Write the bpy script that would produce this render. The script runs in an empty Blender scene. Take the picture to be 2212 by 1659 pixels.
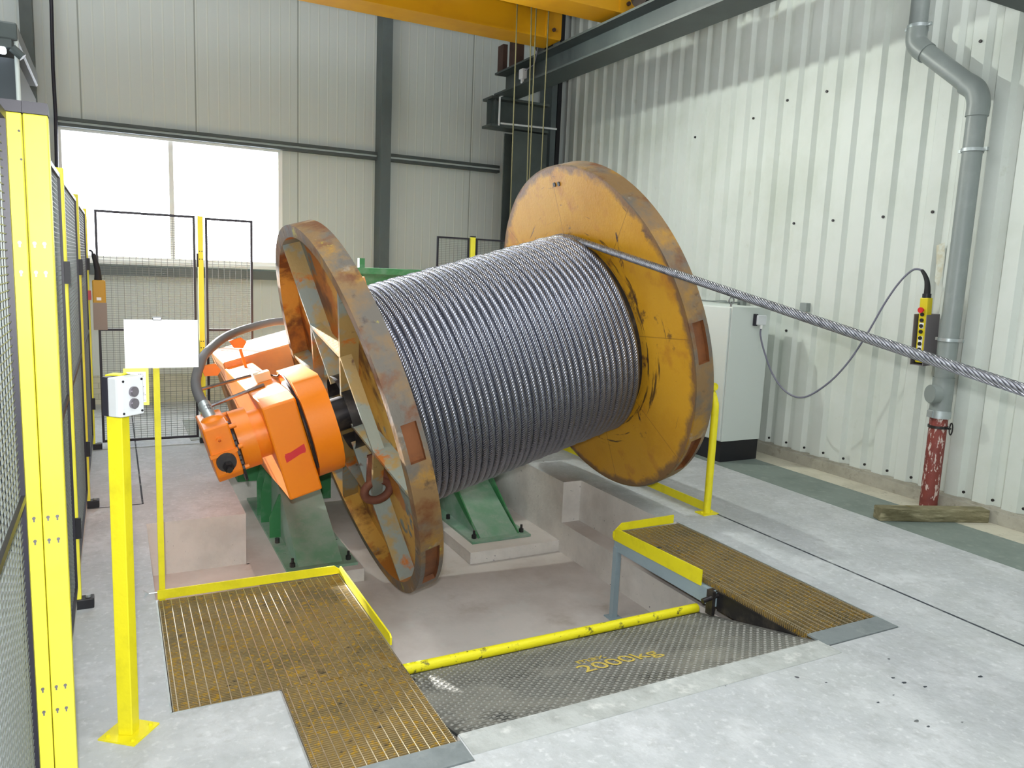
import bpy, math, random
from mathutils import Vector, Matrix
random.seed(7)
sc = bpy.context.scene
PI = math.pi
# ------------------------------------------------------------------ camera
cam_d = bpy.data.cameras.new('camera'); cam = bpy.data.objects.new('camera', cam_d)
sc.collection.objects.link(cam); sc.camera = cam
cam_d.sensor_width = 36.0; cam_d.lens = 36.0 * 1652.0 / 2212.0; cam_d.clip_start = 0.02; cam_d.clip_end = 200

def cam_axes(a, b, c):
    yaw = Matrix.Rotation(a, 3, 'Z')
    base = Matrix(((1, 0, 0), (0, 0, 1), (0, -1, 0)))
    return yaw @ Matrix.Rotation(b, 3, 'X') @ base @ Matrix.Rotation(c, 3, 'Z')
M3 = cam_axes(-0.48226, -0.14646, -0.04179)
rt, dn, fw = M3.col[0], M3.col[1], M3.col[2]
cam.matrix_world = Matrix(((rt[0], -dn[0], -fw[0], 0), (rt[1], -dn[1], -fw[1], 0), (rt[2], -dn[2], -fw[2], 1.7), (0, 0, 0, 1)))
# ------------------------------------------------------------------ view, world, lights
sc.view_settings.view_transform = 'Standard'; sc.view_settings.look = 'None'
sc.view_settings.gamma = 1.0; sc.view_settings.use_curve_mapping = False
sc.view_settings.exposure = 0.12
w = bpy.data.worlds.new('world'); sc.world = w; w.use_nodes = True
bg = w.node_tree.nodes['Background']; bg.inputs[0].default_value = (0.86, 0.92, 1.0, 1); bg.inputs[1].default_value = 11.0

def light(name, kind, loc, energy, color=(1, 1, 1), size=0.3, target=None, size_y=None):
    d = bpy.data.lights.new(name, kind); o = bpy.data.objects.new(name, d); sc.collection.objects.link(o)
    o.location = loc; d.energy = energy; d.color = color
    if kind == 'AREA':
        d.size = size
        if size_y: d.shape = 'RECTANGLE'; d.size_y = size_y
    elif kind == 'POINT': d.shadow_soft_size = size
    elif kind == 'SUN': d.angle = size
    if target is not None:
        o.rotation_euler = (Vector(target) - Vector(loc)).to_track_quat('-Z', 'Y').to_euler()
    return o
sunv = Vector((-0.22, 0.91, 0.285)).normalized()
light('sun', 'SUN', (0, 12, 8), 44.0, (1.0, 0.98, 0.96), 0.02, target=Vector((0, 12, 8)) - sunv)
# the camera's own flash, just above the lens
light('camera_flash', 'POINT', Vector((0, 0, 1.7)) - rt * 0.03 - dn * 0.11, 330.0, (1.0, 1.0, 1.0), 0.02)
# work lamp under the crane girder
light('crane_work_lamp', 'AREA', (2.7, 6.73, 4.13), 88.0, (0.95, 1.0, 0.92), 0.10, target=(5.6, 3.4, 1.6))
# unseen wide fill lights under the roof, added to brighten hall and pit
light('hall_fill', 'AREA', (-0.6, 4.6, 6.4), 320.0, (0.96, 1.0, 1.0), 5.0, target=(0.8, 4.6, 0))
light('hall_fill', 'AREA', (3.0, 1.4, 6.3), 200.0, (0.98, 1.0, 1.0), 4.0, target=(2.0, 4.2, 0))

# ------------------------------------------------------------------ materials
def lin(c): return tuple(((x / 255) / 12.92 if x / 255 <= 0.04045 else ((x / 255 + 0.055) / 1.055) ** 2.4) for x in c) + (1,)
def mat(name, col, rough=0.5, metal=0.0, layers=(), bump=0.0, bscale=60, stretch=(1, 1, 1), coat=0):
    """layers: list of (colour, noise scale, threshold low, high, detail, stretch) painted wear with a shape of its own"""
    m = bpy.data.materials.new(name); m.use_nodes = True; nt = m.node_tree; N = nt.nodes; L = nt.links
    b = N['Principled BSDF']; b.inputs['Base Color'].default_value = lin(col); b.inputs['Roughness'].default_value = rough; b.inputs['Metallic'].default_value = metal
    if coat: b.inputs['Coat Weight'].default_value = coat
    tc = N.new('ShaderNodeTexCoord'); prev = None
    def mapped(st, off=0):
        mp = N.new('ShaderNodeMapping'); mp.inputs['Scale'].default_value = st; mp.inputs['Location'].default_value = (off, off * .7, off * .3)
        L.new(tc.outputs['Object'], mp.inputs[0]); return mp.outputs[0]
    for i, ly in enumerate(layers):
        c, s, lo, hi = ly[:4]; det = ly[4] if len(ly) > 4 else 4; st = ly[5] if len(ly) > 5 else (1, 1, 1)
        n = N.new('ShaderNodeTexNoise'); n.inputs['Scale'].default_value = s; n.inputs['Detail'].default_value = det; n.inputs['Roughness'].default_value = 0.62
        L.new(mapped(st, i * 3.7 + 1), n.inputs['Vector'])
        r = N.new('ShaderNodeMapRange'); r.inputs['From Min'].default_value = lo; r.inputs['From Max'].default_value = hi
        L.new(n.outputs['Fac'], r.inputs['Value'])
        mx = N.new('ShaderNodeMix'); mx.data_type = 'RGBA'
        L.new(r.outputs[0], mx.inputs['Factor'])
        if prev: L.new(prev, mx.inputs['A'])
        else: mx.inputs['A'].default_value = lin(col)
        mx.inputs['B'].default_value = lin(c); prev = mx.outputs['Result']
    if prev: L.new(prev, b.inputs['Base Color'])
    if bump:
        n = N.new('ShaderNodeTexNoise'); n.inputs['Scale'].default_value = bscale; n.inputs['Detail'].default_value = 5
        L.new(mapped(stretch), n.inputs['Vector'])
        bp = N.new('ShaderNodeBump'); bp.inputs['Strength'].default_value = bump; bp.inputs['Distance'].default_value = 0.01
        L.new(n.outputs['Fac'], bp.inputs['Height']); L.new(bp.outputs[0], b.inputs['Normal'])
    return m
def nodes(m): return m.node_tree.nodes, m.node_tree.links, m.node_tree.nodes['Principled BSDF']

CONC = mat('concrete_floor', (176, 180, 183), 0.6, 0, [((178, 182, 182), 1.6, .42, .70, 8), ((198, 201, 204), 3.4, .46, .70, 9), ((166, 169, 170), 16, .50, .76, 9), ((214, 216, 218), 30, .55, .8, 8), ((66, 68, 74), 11, .765, .778, 2)], 0.5, 22)
PITC = mat('pit_concrete', (212, 206, 201), 0.7, 0, [((192, 184, 178), 1.7, .45, .7, 6), ((150, 138, 120), 1.25, .60, .78, 6), ((205, 203, 198), 5, .55, .75, 6), ((70, 55, 48), 30, .75, .78, 3)], 0.3, 14)
PITW = mat('pit_wall_concrete', (224, 220, 214), 0.75, 0, [((200, 196, 190), 2.2, .45, .7, 6), ((205, 204, 199), 6, .55, .8, 5), ((130, 128, 132), 34, .68, .72, 3)], 0.35, 30)
STRIP = mat('green_grey_floor_paint', (122, 134, 128), 0.6, 0, [((108, 120, 114), 4, .45, .7, 6), ((140, 149, 143), 14, .55, .75, 6), ((60, 64, 62), 2.1, .72, .76, 5)], 0.2, 30)
SANDY = mat('pale_floor_edge', (200, 196, 178), 0.8, 0, [((182, 178, 160), 5, .45, .7, 6), ((150, 145, 130), 18, .6, .75, 6)], 0.3, 40)
KERB = mat('plinth_concrete', (168, 165, 152), 0.85, 0, [((146, 143, 130), 4, .45, .7, 6), ((124, 122, 106), 12, .55, .75, 6)], 0.5, 30)
JOINT = mat('dark_floor_joint', (52, 58, 66), 0.8, 0, [((120, 124, 124), 9, .52, .62, 5)])
WALLG = mat('corrugated_wall_sheet', (208, 214, 208), 0.5, 0, [((193, 200, 190), 1.2, .45, .75, 5), ((186, 190, 176), 5, .66, .8, 6)], 0.04, 80)
WHITE = mat('white_paint', (238, 240, 240), 0.4)
BOARD = mat('white_sign_board', (252, 252, 252), 0.3)
DGREY = mat('dark_grey_steel_paint', (62, 70, 70), 0.5, 0, [((74, 83, 82), 2, .45, .7, 4)], 0.05, 40)
COLG = mat('column_grey_paint', (84, 94, 96), 0.5, 0, [((94, 104, 105), 2, .45, .7, 4)])
RUSTB = mat('rusty_brown_steel', (74, 52, 44), 0.8, 0, [((54, 36, 32), 6, .45, .7, 5)])
CRANE = mat('crane_yellow', (208, 150, 4), 0.45, 0, [((192, 134, 6), 1.5, .5, .75, 4)])
POSTY = mat('fence_yellow', (246, 238, 70), 0.5, 0, [((238, 226, 60), 5, .5, .8, 4)])
SAFEY = mat('safety_yellow', (232, 220, 26), 0.5, 0, [((214, 202, 24), 8, .5, .75, 5), ((80, 74, 40), 22, .72, .76, 5)], 0.15, 50)
PIPEY = mat('scuffed_yellow_pipe', (232, 222, 24), 0.5, 0, [((96, 92, 40), 16, .60, .68, 6, (1, 1, 1)), ((40, 40, 34), 34, .64, .70, 4)], 0.3, 50)
BLACK = mat('black_paint', (26, 26, 32), 0.5)
BLK2 = mat('dark_fence_frame', (34, 32, 44), 0.45)
WIRE = mat('mesh_wire', (112, 118, 116), 0.45, 0.2)
ORANGE = mat('machine_orange', (240, 132, 14), 0.38, 0, [((232, 120, 14), 3, .5, .8, 4), ((120, 84, 50), 9, .73, .78, 6)], 0.06, 60)
ORCR = mat('machine_orange_frame', (226, 150, 84), 0.45, 0, [((200, 140, 90), 3, .45, .75, 5)], 0.05, 60)
GREEN = mat('machine_green', (112, 158, 128), 0.5, 0, [((152, 174, 160), 2.2, .40, .60, 6), ((168, 178, 168), 5, .55, .75, 6), ((44, 62, 52), 12, .68, .73, 7)], 0.06, 40)
DGREEN = mat('machine_green_clean', (54, 128, 76), 0.5, 0, [((96, 146, 112), 5, .48, .66, 5)], 0.05, 40)
STEEL = mat('bare_steel', (150, 152, 156), 0.35, 0.9, [((110, 112, 116), 8, .45, .7, 4)])
GALV = mat('galvanised_steel', (186, 194, 196), 0.4, 0.6, [((160, 170, 172), 12, .45, .7, 3)])
DARKST = mat('dark_oily_steel', (52, 50, 52), 0.4, 0.5, [((84, 78, 72), 10, .5, .7, 4)])
GBLUE = mat('blue_grey_steel_paint', (146, 164, 172), 0.5, 0, [((132, 150, 158), 5, .5, .75, 4)])
PIPEG = mat('grey_plastic_pipe', (134, 142, 140), 0.4, 0, [((146, 153, 151), 6, .5, .75, 4)])
PIPER = mat('red_splashed_pipe', (132, 62, 54), 0.6, 0, [((110, 50, 46), 4, .45, .7, 4), ((204, 188, 180), 46, .56, .59, 6, (1, 1, .35))], 0.1, 40)
WOOD = mat('weathered_timber', (126, 120, 92), 0.9, 0, [((84, 80, 54), 6, .45, .65, 6, (.4, 1, 1)), ((164, 158, 128), 16, .5, .7, 6, (.3, 1, 2)), ((108, 92, 40), 9, .62, .72, 5)], 0.5, 40, (.4, 1, 1))
RUBBER = mat('black_rubber', (30, 30, 32), 0.7)
HOSE = mat('grey_hose', (104, 104, 106), 0.6)
CORD = mat('grey_cord', (112, 112, 128), 0.6)
LGREY = mat('light_grey_enclosure', (214, 218, 222), 0.45)
CABG = mat('cabinet_grey_white', (206, 214, 210), 0.45)
BTN = mat('button_metal', (134, 130, 138), 0.3, 0.6)
REDP = mat('red_plastic', (210, 40, 44), 0.4)
REDT = mat('red_tape', (206, 40, 48), 0.5)
CREAM = mat('cream_box', (214, 196, 156), 0.5)
PENDY = mat('pendant_yellow', (214, 196, 30), 0.45)
ROPEY = mat('thin_hoist_rope', (100, 96, 66), 0.6, 0.2)
RECESS = mat('rusty_orange_recess', (124, 74, 36), 0.7, 0, [((96, 58, 36), 5, .45, .65, 6)], 0.2, 40)
# reel paint: yellow face, worn rim, patchy inside
FACE = mat('reel_face_yellow', (212, 158, 42), 0.42, 0, [((194, 138, 24), 1.6, .45, .7, 6), ((186, 124, 44), 3.5, .56, .72, 7), ((110, 72, 44), 2.6, .655, .70, 10), ((72, 50, 46), 9, .665, .70, 10, (1, 1, .3)), ((64, 44, 42), 7, .675, .705, 10, (1, .25, 1)), ((58, 46, 44), 40, .70, .73, 4)], 0.15, 50)
def face_wear(m):
    """winding scuffs, rust at the edge and weld seams on the reel's inner faces"""
    N, L, b = nodes(m); src = b.inputs['Base Color'].links[0].from_socket
    def math_(op, a, c=None, clamp=False):
        n = N.new('ShaderNodeMath'); n.operation = op; n.use_clamp = clamp
        for i_, v in enumerate((a, c)):
            if v is None: continue
            if isinstance(v, (int, float)): n.inputs[i_].default_value = v
            else: L.new(v, n.inputs[i_])
        return n.outputs[0]
    tc = N.new('ShaderNodeTexCoord'); sx = N.new('ShaderNodeSeparateXYZ'); L.new(tc.outputs['Object'], sx.inputs[0])
    y, z = sx.outputs['Y'], sx.outputs['Z']
    rad = math_('SQRT', math_('ADD', math_('MULTIPLY', y, y), math_('MULTIPLY', z, z))); ang = math_('ARCTAN2', z, y)
    def noise(vx, vy, sc_, det=8):
        cb_ = N.new('ShaderNodeCombineXYZ'); L.new(vx, cb_.inputs[0]); L.new(vy, cb_.inputs[1])
        n = N.new('ShaderNodeTexNoise'); n.inputs['Scale'].default_value = sc_; n.inputs['Detail'].default_value = det; n.inputs['Roughness'].default_value = .65; L.new(cb_.outputs[0], n.inputs['Vector']); return n.outputs['Fac']
    def rng(v, a, c):
        n = N.new('ShaderNodeMapRange'); n.inputs['From Min'].default_value = a; n.inputs['From Max'].default_value = c; L.new(v, n.inputs['Value']); return n.outputs[0]
    def mix(fac, col):
        nonlocal src
        n = N.new('ShaderNodeMix'); n.data_type = 'RGBA'; L.new(fac, n.inputs['Factor']); L.new(src, n.inputs['A']); n.inputs['B'].default_value = lin(col); src = n.outputs['Result']
    circ = noise(math_('MULTIPLY', rad, 26.0), math_('MULTIPLY', ang, 1.6), 1.0)
    near = rng(rad, 1.02, .78)
    mix(math_('MULTIPLY', rng(math_('ADD', circ, math_('MULTIPLY', near, .10)), .66, .70), .85), (62, 44, 38))
    blot = noise(y, z, 2.3)
    mix(math_('MULTIPLY', rng(math_('ADD', blot, math_('MULTIPLY', near, .07)), .63, .67), .8), (72, 50, 44))
    scr = noise(math_('MULTIPLY', math_('ADD', y, z), 5.0), math_('MULTIPLY', math_('SUBTRACT', y, z), 34.0), 1.0)
    mix(math_('MULTIPLY', rng(scr, .70, .72), .8), (78, 54, 42))
    edge = rng(math_('ADD', rad, math_('MULTIPLY', noise(y, z, 7.0), .16)), 1.245, 1.285)
    mix(math_('MULTIPLY', edge, .85), (112, 84, 66))
    pp = math_('PINGPONG', math_('ADD', ang, .05), 3.14159 / 8)
    seam = rng(math_('MULTIPLY', pp, rad), .004, .0015)
    mix(math_('MULTIPLY', seam, .6), (120, 78, 30))
    L.new(src, b.inputs['Base Color'])
face_wear(FACE)
RIMM = mat('reel_rim_worn', (132, 104, 68), 0.55, 0.15, [((170, 126, 40), 2.1, .54, .64, 8), ((104, 98, 90), 2.7, .48, .60, 8), ((110, 66, 36), 3.7, .54, .66, 8), ((166, 158, 146), 4.4, .60, .72, 8), ((58, 46, 44), 8, .60, .72, 9), ((186, 172, 60), 3.3, .66, .70, 8)], 0.45, 22)
INNR = mat('reel_patched_paint', (172, 112, 44), 0.55, 0, [((196, 154, 70), 1.7, .50, .54, 6), ((128, 140, 134), 1.5, .55, .57, 3), ((108, 70, 40), 3.0, .53, .64, 9), ((104, 116, 116), 2.6, .62, .65, 4), ((70, 46, 38), 10, .68, .74, 7)], 0.2, 30)
RIBM = mat('reel_rib_paint', (158, 134, 84), 0.55, 0, [((134, 144, 138), 2.4, .47, .53, 5), ((176, 104, 34), 4, .56, .62, 7), ((90, 60, 40), 8, .64, .72, 7)], 0.2, 40)
LUGM = mat('rusty_lifting_lug', (98, 56, 40), 0.75, 0, [((124, 74, 46), 8, .5, .7, 6)], 0.3, 50)

def backwall_mat():
    m = mat('sandwich_panel_wall', (186, 190, 182), 0.5, 0); N, L, b = nodes(m)
    tc = N.new('ShaderNodeTexCoord'); sx = N.new('ShaderNodeSeparateXYZ'); L.new(tc.outputs['Object'], sx.inputs[0])
    def saw(period, width, off=0.0):
        a = N.new('ShaderNodeMath'); a.operation = 'ADD'; a.inputs[1].default_value = off; L.new(sx.outputs['X'], a.inputs[0])
        d = N.new('ShaderNodeMath'); d.operation = 'PINGPONG'; d.inputs[1].default_value = period / 2; L.new(a.outputs[0], d.inputs[0])
        r = N.new('ShaderNodeMapRange'); r.inputs['From Min'].default_value = 0; r.inputs['From Max'].default_value = width
        r.inputs['To Min'].default_value = 1; r.inputs['To Max'].default_value = 0; L.new(d.outputs[0], r.inputs['Value']); return r.outputs[0]
    j = saw(1.15, 0.012, 0.25); f = saw(0.115, 0.012)
    mx = N.new('ShaderNodeMix'); mx.data_type = 'RGBA'; mx.inputs['A'].default_value = lin((194, 201, 199)); mx.inputs['B'].default_value = lin((128, 134, 126)); L.new(j, mx.inputs['Factor'])
    mx2 = N.new('ShaderNodeMix'); mx2.data_type = 'RGBA'; L.new(mx.outputs['Result'], mx2.inputs['A']); mx2.inputs['B'].default_value = lin((206, 210, 200))
    k = N.new('ShaderNodeMath'); k.operation = 'MULTIPLY'; k.inputs[1].default_value = 0.55; L.new(f, k.inputs[0]); L.new(k.outputs[0], mx2.inputs['Factor'])
    L.new(mx2.outputs['Result'], b.inputs['Base Color'])
    ad = N.new('ShaderNodeMath'); ad.operation = 'SUBTRACT'; L.new(f, ad.inputs[0]); L.new(j, ad.inputs[1])
    bp = N.new('ShaderNodeBump'); bp.inputs['Strength'].default_value = 0.5; bp.inputs['Distance'].default_value = 0.004; L.new(ad.outputs[0], bp.inputs['Height']); L.new(bp.outputs[0], b.inputs['Normal'])
    return m
BACKW = backwall_mat()
def blockwork():
    m = mat('block_plinth', (188, 188, 172), 0.8); N, L, b = nodes(m)
    br = N.new('ShaderNodeTexBrick'); tc = N.new('ShaderNodeTexCoord'); mp = N.new('ShaderNodeMapping'); mp.inputs['Rotation'].default_value = (PI / 2, 0, 0)
    L.new(tc.outputs['Object'], mp.inputs[0]); L.new(mp.outputs[0], br.inputs['Vector'])
    br.inputs['Scale'].default_value = 4; br.inputs['Color1'].default_value = lin((192, 192, 176)); br.inputs['Color2'].default_value = lin((178, 178, 160)); br.inputs['Mortar'].default_value = lin((150, 150, 138)); br.inputs['Mortar Size'].default_value = 0.012
    L.new(br.outputs['Color'], b.inputs['Base Color']); return m
BLOCK = blockwork()
def rope_mat():
    m = mat('stranded_steel_wire_rope', (150, 152, 160), 0.30, 0.97); N, L, b = nodes(m)
    uv = N.new('ShaderNodeUVMap'); uv.uv_map = 'UVMap'; sx = N.new('ShaderNodeSeparateXYZ'); L.new(uv.outputs[0], sx.inputs[0])
    def wave(ku, kv, name):
        a = N.new('ShaderNodeMath'); a.operation = 'MULTIPLY'; a.inputs[1].default_value = ku * 2 * PI; L.new(sx.outputs['X'], a.inputs[0])
        c = N.new('ShaderNodeMath'); c.operation = 'MULTIPLY_ADD'; c.inputs[1].default_value = kv * 2 * PI; L.new(sx.outputs['Y'], c.inputs[0]); L.new(a.outputs[0], c.inputs[2])
        s = N.new('ShaderNodeMath'); s.operation = 'SINE'; L.new(c.outputs[0], s.inputs[0])
        q = N.new('ShaderNodeMath'); q.operation = 'ABSOLUTE'; L.new(s.outputs[0], q.inputs[0]); return q.outputs[0]
    s1 = wave(27.5, 5, 's')
    bp = N.new('ShaderNodeBump'); bp.inputs['Strength'].default_value = 0.65; bp.inputs['Distance'].default_value = 0.004; L.new(s1, bp.inputs['Height']); L.new(bp.outputs[0], b.inputs['Normal'])
    r = N.new('ShaderNodeMapRange'); r.inputs['From Max'].default_value = 0.5; L.new(s1, r.inputs['Value'])
    mx = N.new('ShaderNodeMix'); mx.data_type = 'RGBA'; mx.inputs['A'].default_value = lin((84, 86, 98)); mx.inputs['B'].default_value = lin((156, 159, 172)); L.new(r.outputs[0], mx.inputs['Factor']); L.new(mx.outputs['Result'], b.inputs['Base Color'])
    return m
ROPE = rope_mat()
STRAND = mat('steel_strands', (158, 160, 168), 0.3, 0.85, [((112, 114, 122), 30, .45, .7, 3)])
GRATE = mat('rusty_grating_bars', (142, 122, 80), 0.6, 0.15, [((110, 98, 68), 3, .45, .7, 6), ((176, 138, 40), 55, .54, .64, 3), ((128, 96, 30), 7, .58, .75, 6), ((70, 62, 50), 20, .62, .72, 5)], 0.3, 80)
GROD = mat('grating_rods', (176, 164, 140), 0.3, 0.6)
CHECK = mat('worn_checker_plate', (104, 104, 99), 0.5, 0.1, [((140, 138, 128), 3, .45, .65, 7), ((58, 60, 58), 1.9, .56, .68, 6), ((44, 46, 44), 4.2, .62, .72, 6)], 0.2, 60)
CHKUP = mat('polished_checker_studs', (134, 134, 128), 0.4, 0.3)
TRAY = mat('grating_debris', (96, 82, 50), 0.95, 0, [((60, 52, 36), 20, .45, .6, 6)])
PLATE = mat('worn_steel_plate', (132, 140, 142), 0.6, 0.2, [((112, 120, 122), 5, .45, .7, 6), ((150, 156, 156), 12, .55, .75, 6)], 0.2, 40)
GLASS = bpy.data.materials.new('window_glass'); GLASS.use_nodes = True
_n, _l, _b = nodes(GLASS); _t = _n.new('ShaderNodeBsdfTransparent'); _g = _n.new('ShaderNodeBsdfGlossy'); _g.inputs['Roughness'].default_value = 0.02; _m = _n.new('ShaderNodeMixShader'); _m.inputs[0].default_value = 0.06
_l.new(_t.outputs[0], _m.inputs[1]); _l.new(_g.outputs[0], _m.inputs[2]); _l.new(_m.outputs[0], _n['Material Output'].inputs['Surface'])
LAMPE = bpy.data.materials.new('lamp_tube'); LAMPE.use_nodes = True
_n, _l, _b = nodes(LAMPE); _b.inputs['Emission Color'].default_value = (0.8, 0.9, 1, 1); _b.inputs['Emission Strength'].default_value = 2.5

# ------------------------------------------------------------------ mesh helpers
class MB:
    def __init__(s): s.v = []; s.f = []; s.mi = []; s.uv = None
    def add(s, vs, fs, mi=0):
        n = len(s.v); s.v += [tuple(v) for v in vs]; s.f += [tuple(i + n for i in f) for f in fs]; s.mi += [mi] * len(fs); return s
    def box(s, x0, x1, y0, y1, z0, z1, mi=0, M=None):
        vs = [Vector((x, y, z)) for z in (z0, z1) for y in (y0, y1) for x in (x0, x1)]
        if M: vs = [M @ v for v in vs]
        return s.add(vs, [(0, 2, 3, 1), (4, 5, 7, 6), (0, 1, 5, 4), (2, 6, 7, 3), (0, 4, 6, 2), (1, 3, 7, 5)], mi)
    def prism(s, poly, axis, a, b, mi=0):
        """poly in the two other axes (cyclic order), extruded along axis from a to b"""
        def P(p, t):
            if axis == 0: return (t, p[0], p[1])
            if axis == 1: return (p[0], t, p[1])
            return (p[0], p[1], t)
        n = len(poly); vs = [P(p, a) for p in poly] + [P(p, b) for p in poly]
        fs = [tuple(range(n))[::-1], tuple(range(n, 2 * n))] + [(i, (i + 1) % n, n + (i + 1) % n, n + i) for i in range(n)]
        return s.add(vs, fs, mi)
    def cyl(s, p0, p1, r0, r1=None, n=24, mi=0, caps=True):
        p0, p1 = Vector(p0), Vector(p1); r1 = r0 if r1 is None else r1
        d = (p1 - p0).normalized(); u = d.orthogonal().normalized(); v = d.cross(u)
        vs = [p0 + r0 * (u * math.cos(t) + v * math.sin(t)) for t in [2 * PI * i / n for i in range(n)]] + [p1 + r1 * (u * math.cos(t) + v * math.sin(t)) for t in [2 * PI * i / n for i in range(n)]]
        fs = [(i, (i + 1) % n, n + (i + 1) % n, n + i) for i in range(n)]
        if caps: fs += [tuple(range(n))[::-1], tuple(range(n, 2 * n))]
        return s.add(vs, fs, mi)
    def tube(s, pts, r, n=12, mi=0, closed=False):
        pts = [Vector(p) for p in pts]; m = len(pts); vs = []; u = None
        for i, p in enumerate(pts):
            a = pts[(i - 1) % m] if (closed or i > 0) else p; b = pts[(i + 1) % m] if (closed or i < m - 1) else p
            d = (b - a).normalized()
            u = (d.orthogonal() if u is None else (u - d * u.dot(d))).normalized(); v = d.cross(u)
            rr = r[i] if isinstance(r, (list, tuple)) else r
            vs += [p + rr * (u * math.cos(2 * PI * k / n) + v * math.sin(2 * PI * k / n)) for k in range(n)]
        fs = []
        for i in range(m if closed else m - 1):
            j = (i + 1) % m
            fs += [(i * n + k, i * n + (k + 1) % n, j * n + (k + 1) % n, j * n + k) for k in range(n)]
        if not closed: fs += [tuple(range(n))[::-1], tuple((m - 1) * n + k for k in range(n))]
        return s.add(vs, fs, mi)
    def lathe(s, prof, axis_o, axis_d, n=48, mi=0, a0=0, a1=2 * PI):
        """prof: list of (along, radius)"""
        o = Vector(axis_o); d = Vector(axis_d).normalized(); u = d.orthogonal().normalized(); v = d.cross(u); m = len(prof); vs = []
        for i in range(n):
            t = 2 * PI * i / n
            for (h, r) in prof: vs.append(o + d * h + r * (u * math.cos(t) + v * math.sin(t)))
        fs = []
        for i in range(n):
            j = (i + 1) % n
            for k in range(m - 1): fs.append((i * m + k, i * m + k + 1, j * m + k + 1, j * m + k))
        return s.add(vs, fs, mi)
def build(name, mb, mats, parent=None, smooth=None, bevel=0.0, **props):
    me = bpy.data.meshes.new(name); me.from_pydata(mb.v, [], mb.f); me.update()
    ms = mats if isinstance(mats, (list, tuple)) else [mats]
    for m in ms: me.materials.append(m)
    if len(ms) > 1: me.polygons.foreach_set('material_index', mb.mi)
    if mb.uv:
        uvl = me.uv_layers.new(name='UVMap'); li = 0
        for p in me.polygons:
            for l in p.loop_indices: uvl.data[l].uv = mb.uv[p.index][l - p.loop_start]
    o = bpy.data.objects.new(name, me); sc.collection.objects.link(o)
    import bmesh
    bm = bmesh.new(); bm.from_mesh(me); bmesh.ops.recalc_face_normals(bm, faces=bm.faces); bm.to_mesh(me); bm.free()
    if smooth:
        me.shade_smooth()
        me.set_sharp_from_angle(angle=math.radians(smooth))
    if bevel:
        b = o.modifiers.new('bevel', 'BEVEL'); b.width = bevel; b.segments = 2; b.limit_method = 'ANGLE'; b.angle_limit = math.radians(35)
    if parent: o.parent = parent
    for k, v in props.items(): o[k] = v
    return o
def thing(name, label, cat, loc=(0, 0, 0), rot=(0, 0, 0), group=None):
    o = bpy.data.objects.new(name, None); o.empty_display_size = 0.1; sc.collection.objects.link(o)
    o.location = loc; o.rotation_euler = rot; o['label'] = label; o['category'] = cat
    if group: o['group'] = group
    return o
def tag(o, label, cat, group=None, kind=None):
    o['label'] = label; o['category'] = cat
    if group: o['group'] = group
    if kind: o['kind'] = kind
    return o
def copy_tree(o, parent=None):
    c = o.copy(); sc.collection.objects.link(c)
    if parent is not None: c.parent = parent
    for ch in list(o.children): copy_tree(ch, c)
    return c
S = dict(kind='structure')

# ------------------------------------------------------------------ floor with the pit
f = MB()
XL, XR, YB, YF = -4.0, 5.82, 9.86, -3.0
def top(x0, x1, y0, y1, z=0, mi=0): f.add([(x0, y0, z), (x1, y0, z), (x1, y1, z), (x0, y1, z)], [(0, 1, 2, 3)], mi)
def wallx(x, y0, y1, z0, z1, mi=2): f.add([(x, y0, z0), (x, y1, z0), (x, y1, z1), (x, y0, z1)], [(0, 1, 2, 3)], mi)
def wally(y, x0, x1, z0, z1, mi=2): f.add([(x0, y, z0), (x1, y, z0), (x1, y, z1), (x0, y, z1)], [(0, 1, 2, 3)], mi)
PB = 7.2
top(XL, 0.14, YF, YB); top(3.48, XR, YF, YB); top(0.14, 3.48, YF, 2.21); top(2.965, 3.48, 2.21, 2.31); top(0.14, 3.48, PB, YB)
top(0.14, 0.545, 2.21, 2.93); top(1.075, 2.965, 2.21, 2.37); top(0.14, 0.75, 5.24, PB)
top(3.41, 3.48, 4.06, PB); top(3.24, 3.41, 5.2, PB)
# pit floors
top(0.14, 0.545, 2.93, 4.0, -0.355, 1); top(0.13, 0.77, 4.0, 5.24, -0.355, 1); top(0.545, 3.48, 2.21, 5.225, -0.60, 1)
top(0.77, 1.575, 5.225, PB, -0.505, 1); top(2.43, 3.24, 5.225, PB, -0.505, 1); top(1.575, 2.43, 5.225, PB, -0.60, 1)
# pit walls
wallx(0.14, 2.93, 5.24, -0.355, 0); wally(5.24, 0.13, 0.75, -0.355, 0); wallx(0.75, 5.24, PB, -0.6, 0); wally(2.93, 0.14, 0.545, -0.355, 0)
wallx(0.77, 4.0, 5.225, -0.60, -0.355); wallx(0.545, 2.93, 4.0, -0.60, -0.355); wallx(0.545, 2.21, 2.93, -0.60, 0); wally(4.0, 0.545, 0.77, -0.6, -0.355)
top(0.75, 0.77, 5.224, 5.24, -0.355, 1)
wally(2.37, 1.075, 2.965, -0.60, 0); wally(2.21, 0.545, 1.075, -0.60, 0); wally(2.31, 2.965, 3.48, -0.60, 0); wallx(1.075, 2.21, 2.37, -0.6, 0); wallx(2.965, 2.31, 2.37, -0.6, 0)
wally(5.225, 0.77, 1.575, -0.60, -0.505); wallx(1.575, 5.225, PB, -0.60, -0.505); wally(5.225, 2.43, 3.24, -0.60, -0.505); wallx(2.43, 5.225, PB, -0.60, -0.505)
wallx(3.24, 2.21, 5.2, -0.60, -0.345); top(3.24, 3.41, 2.21, 5.2, -0.345, 1); wallx(3.41, 4.06, 5.2, -0.345, 0); wally(5.2, 3.24, 3.41, -0.345, 0); wallx(3.24, 5.2, PB, -0.6, 0)
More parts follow.
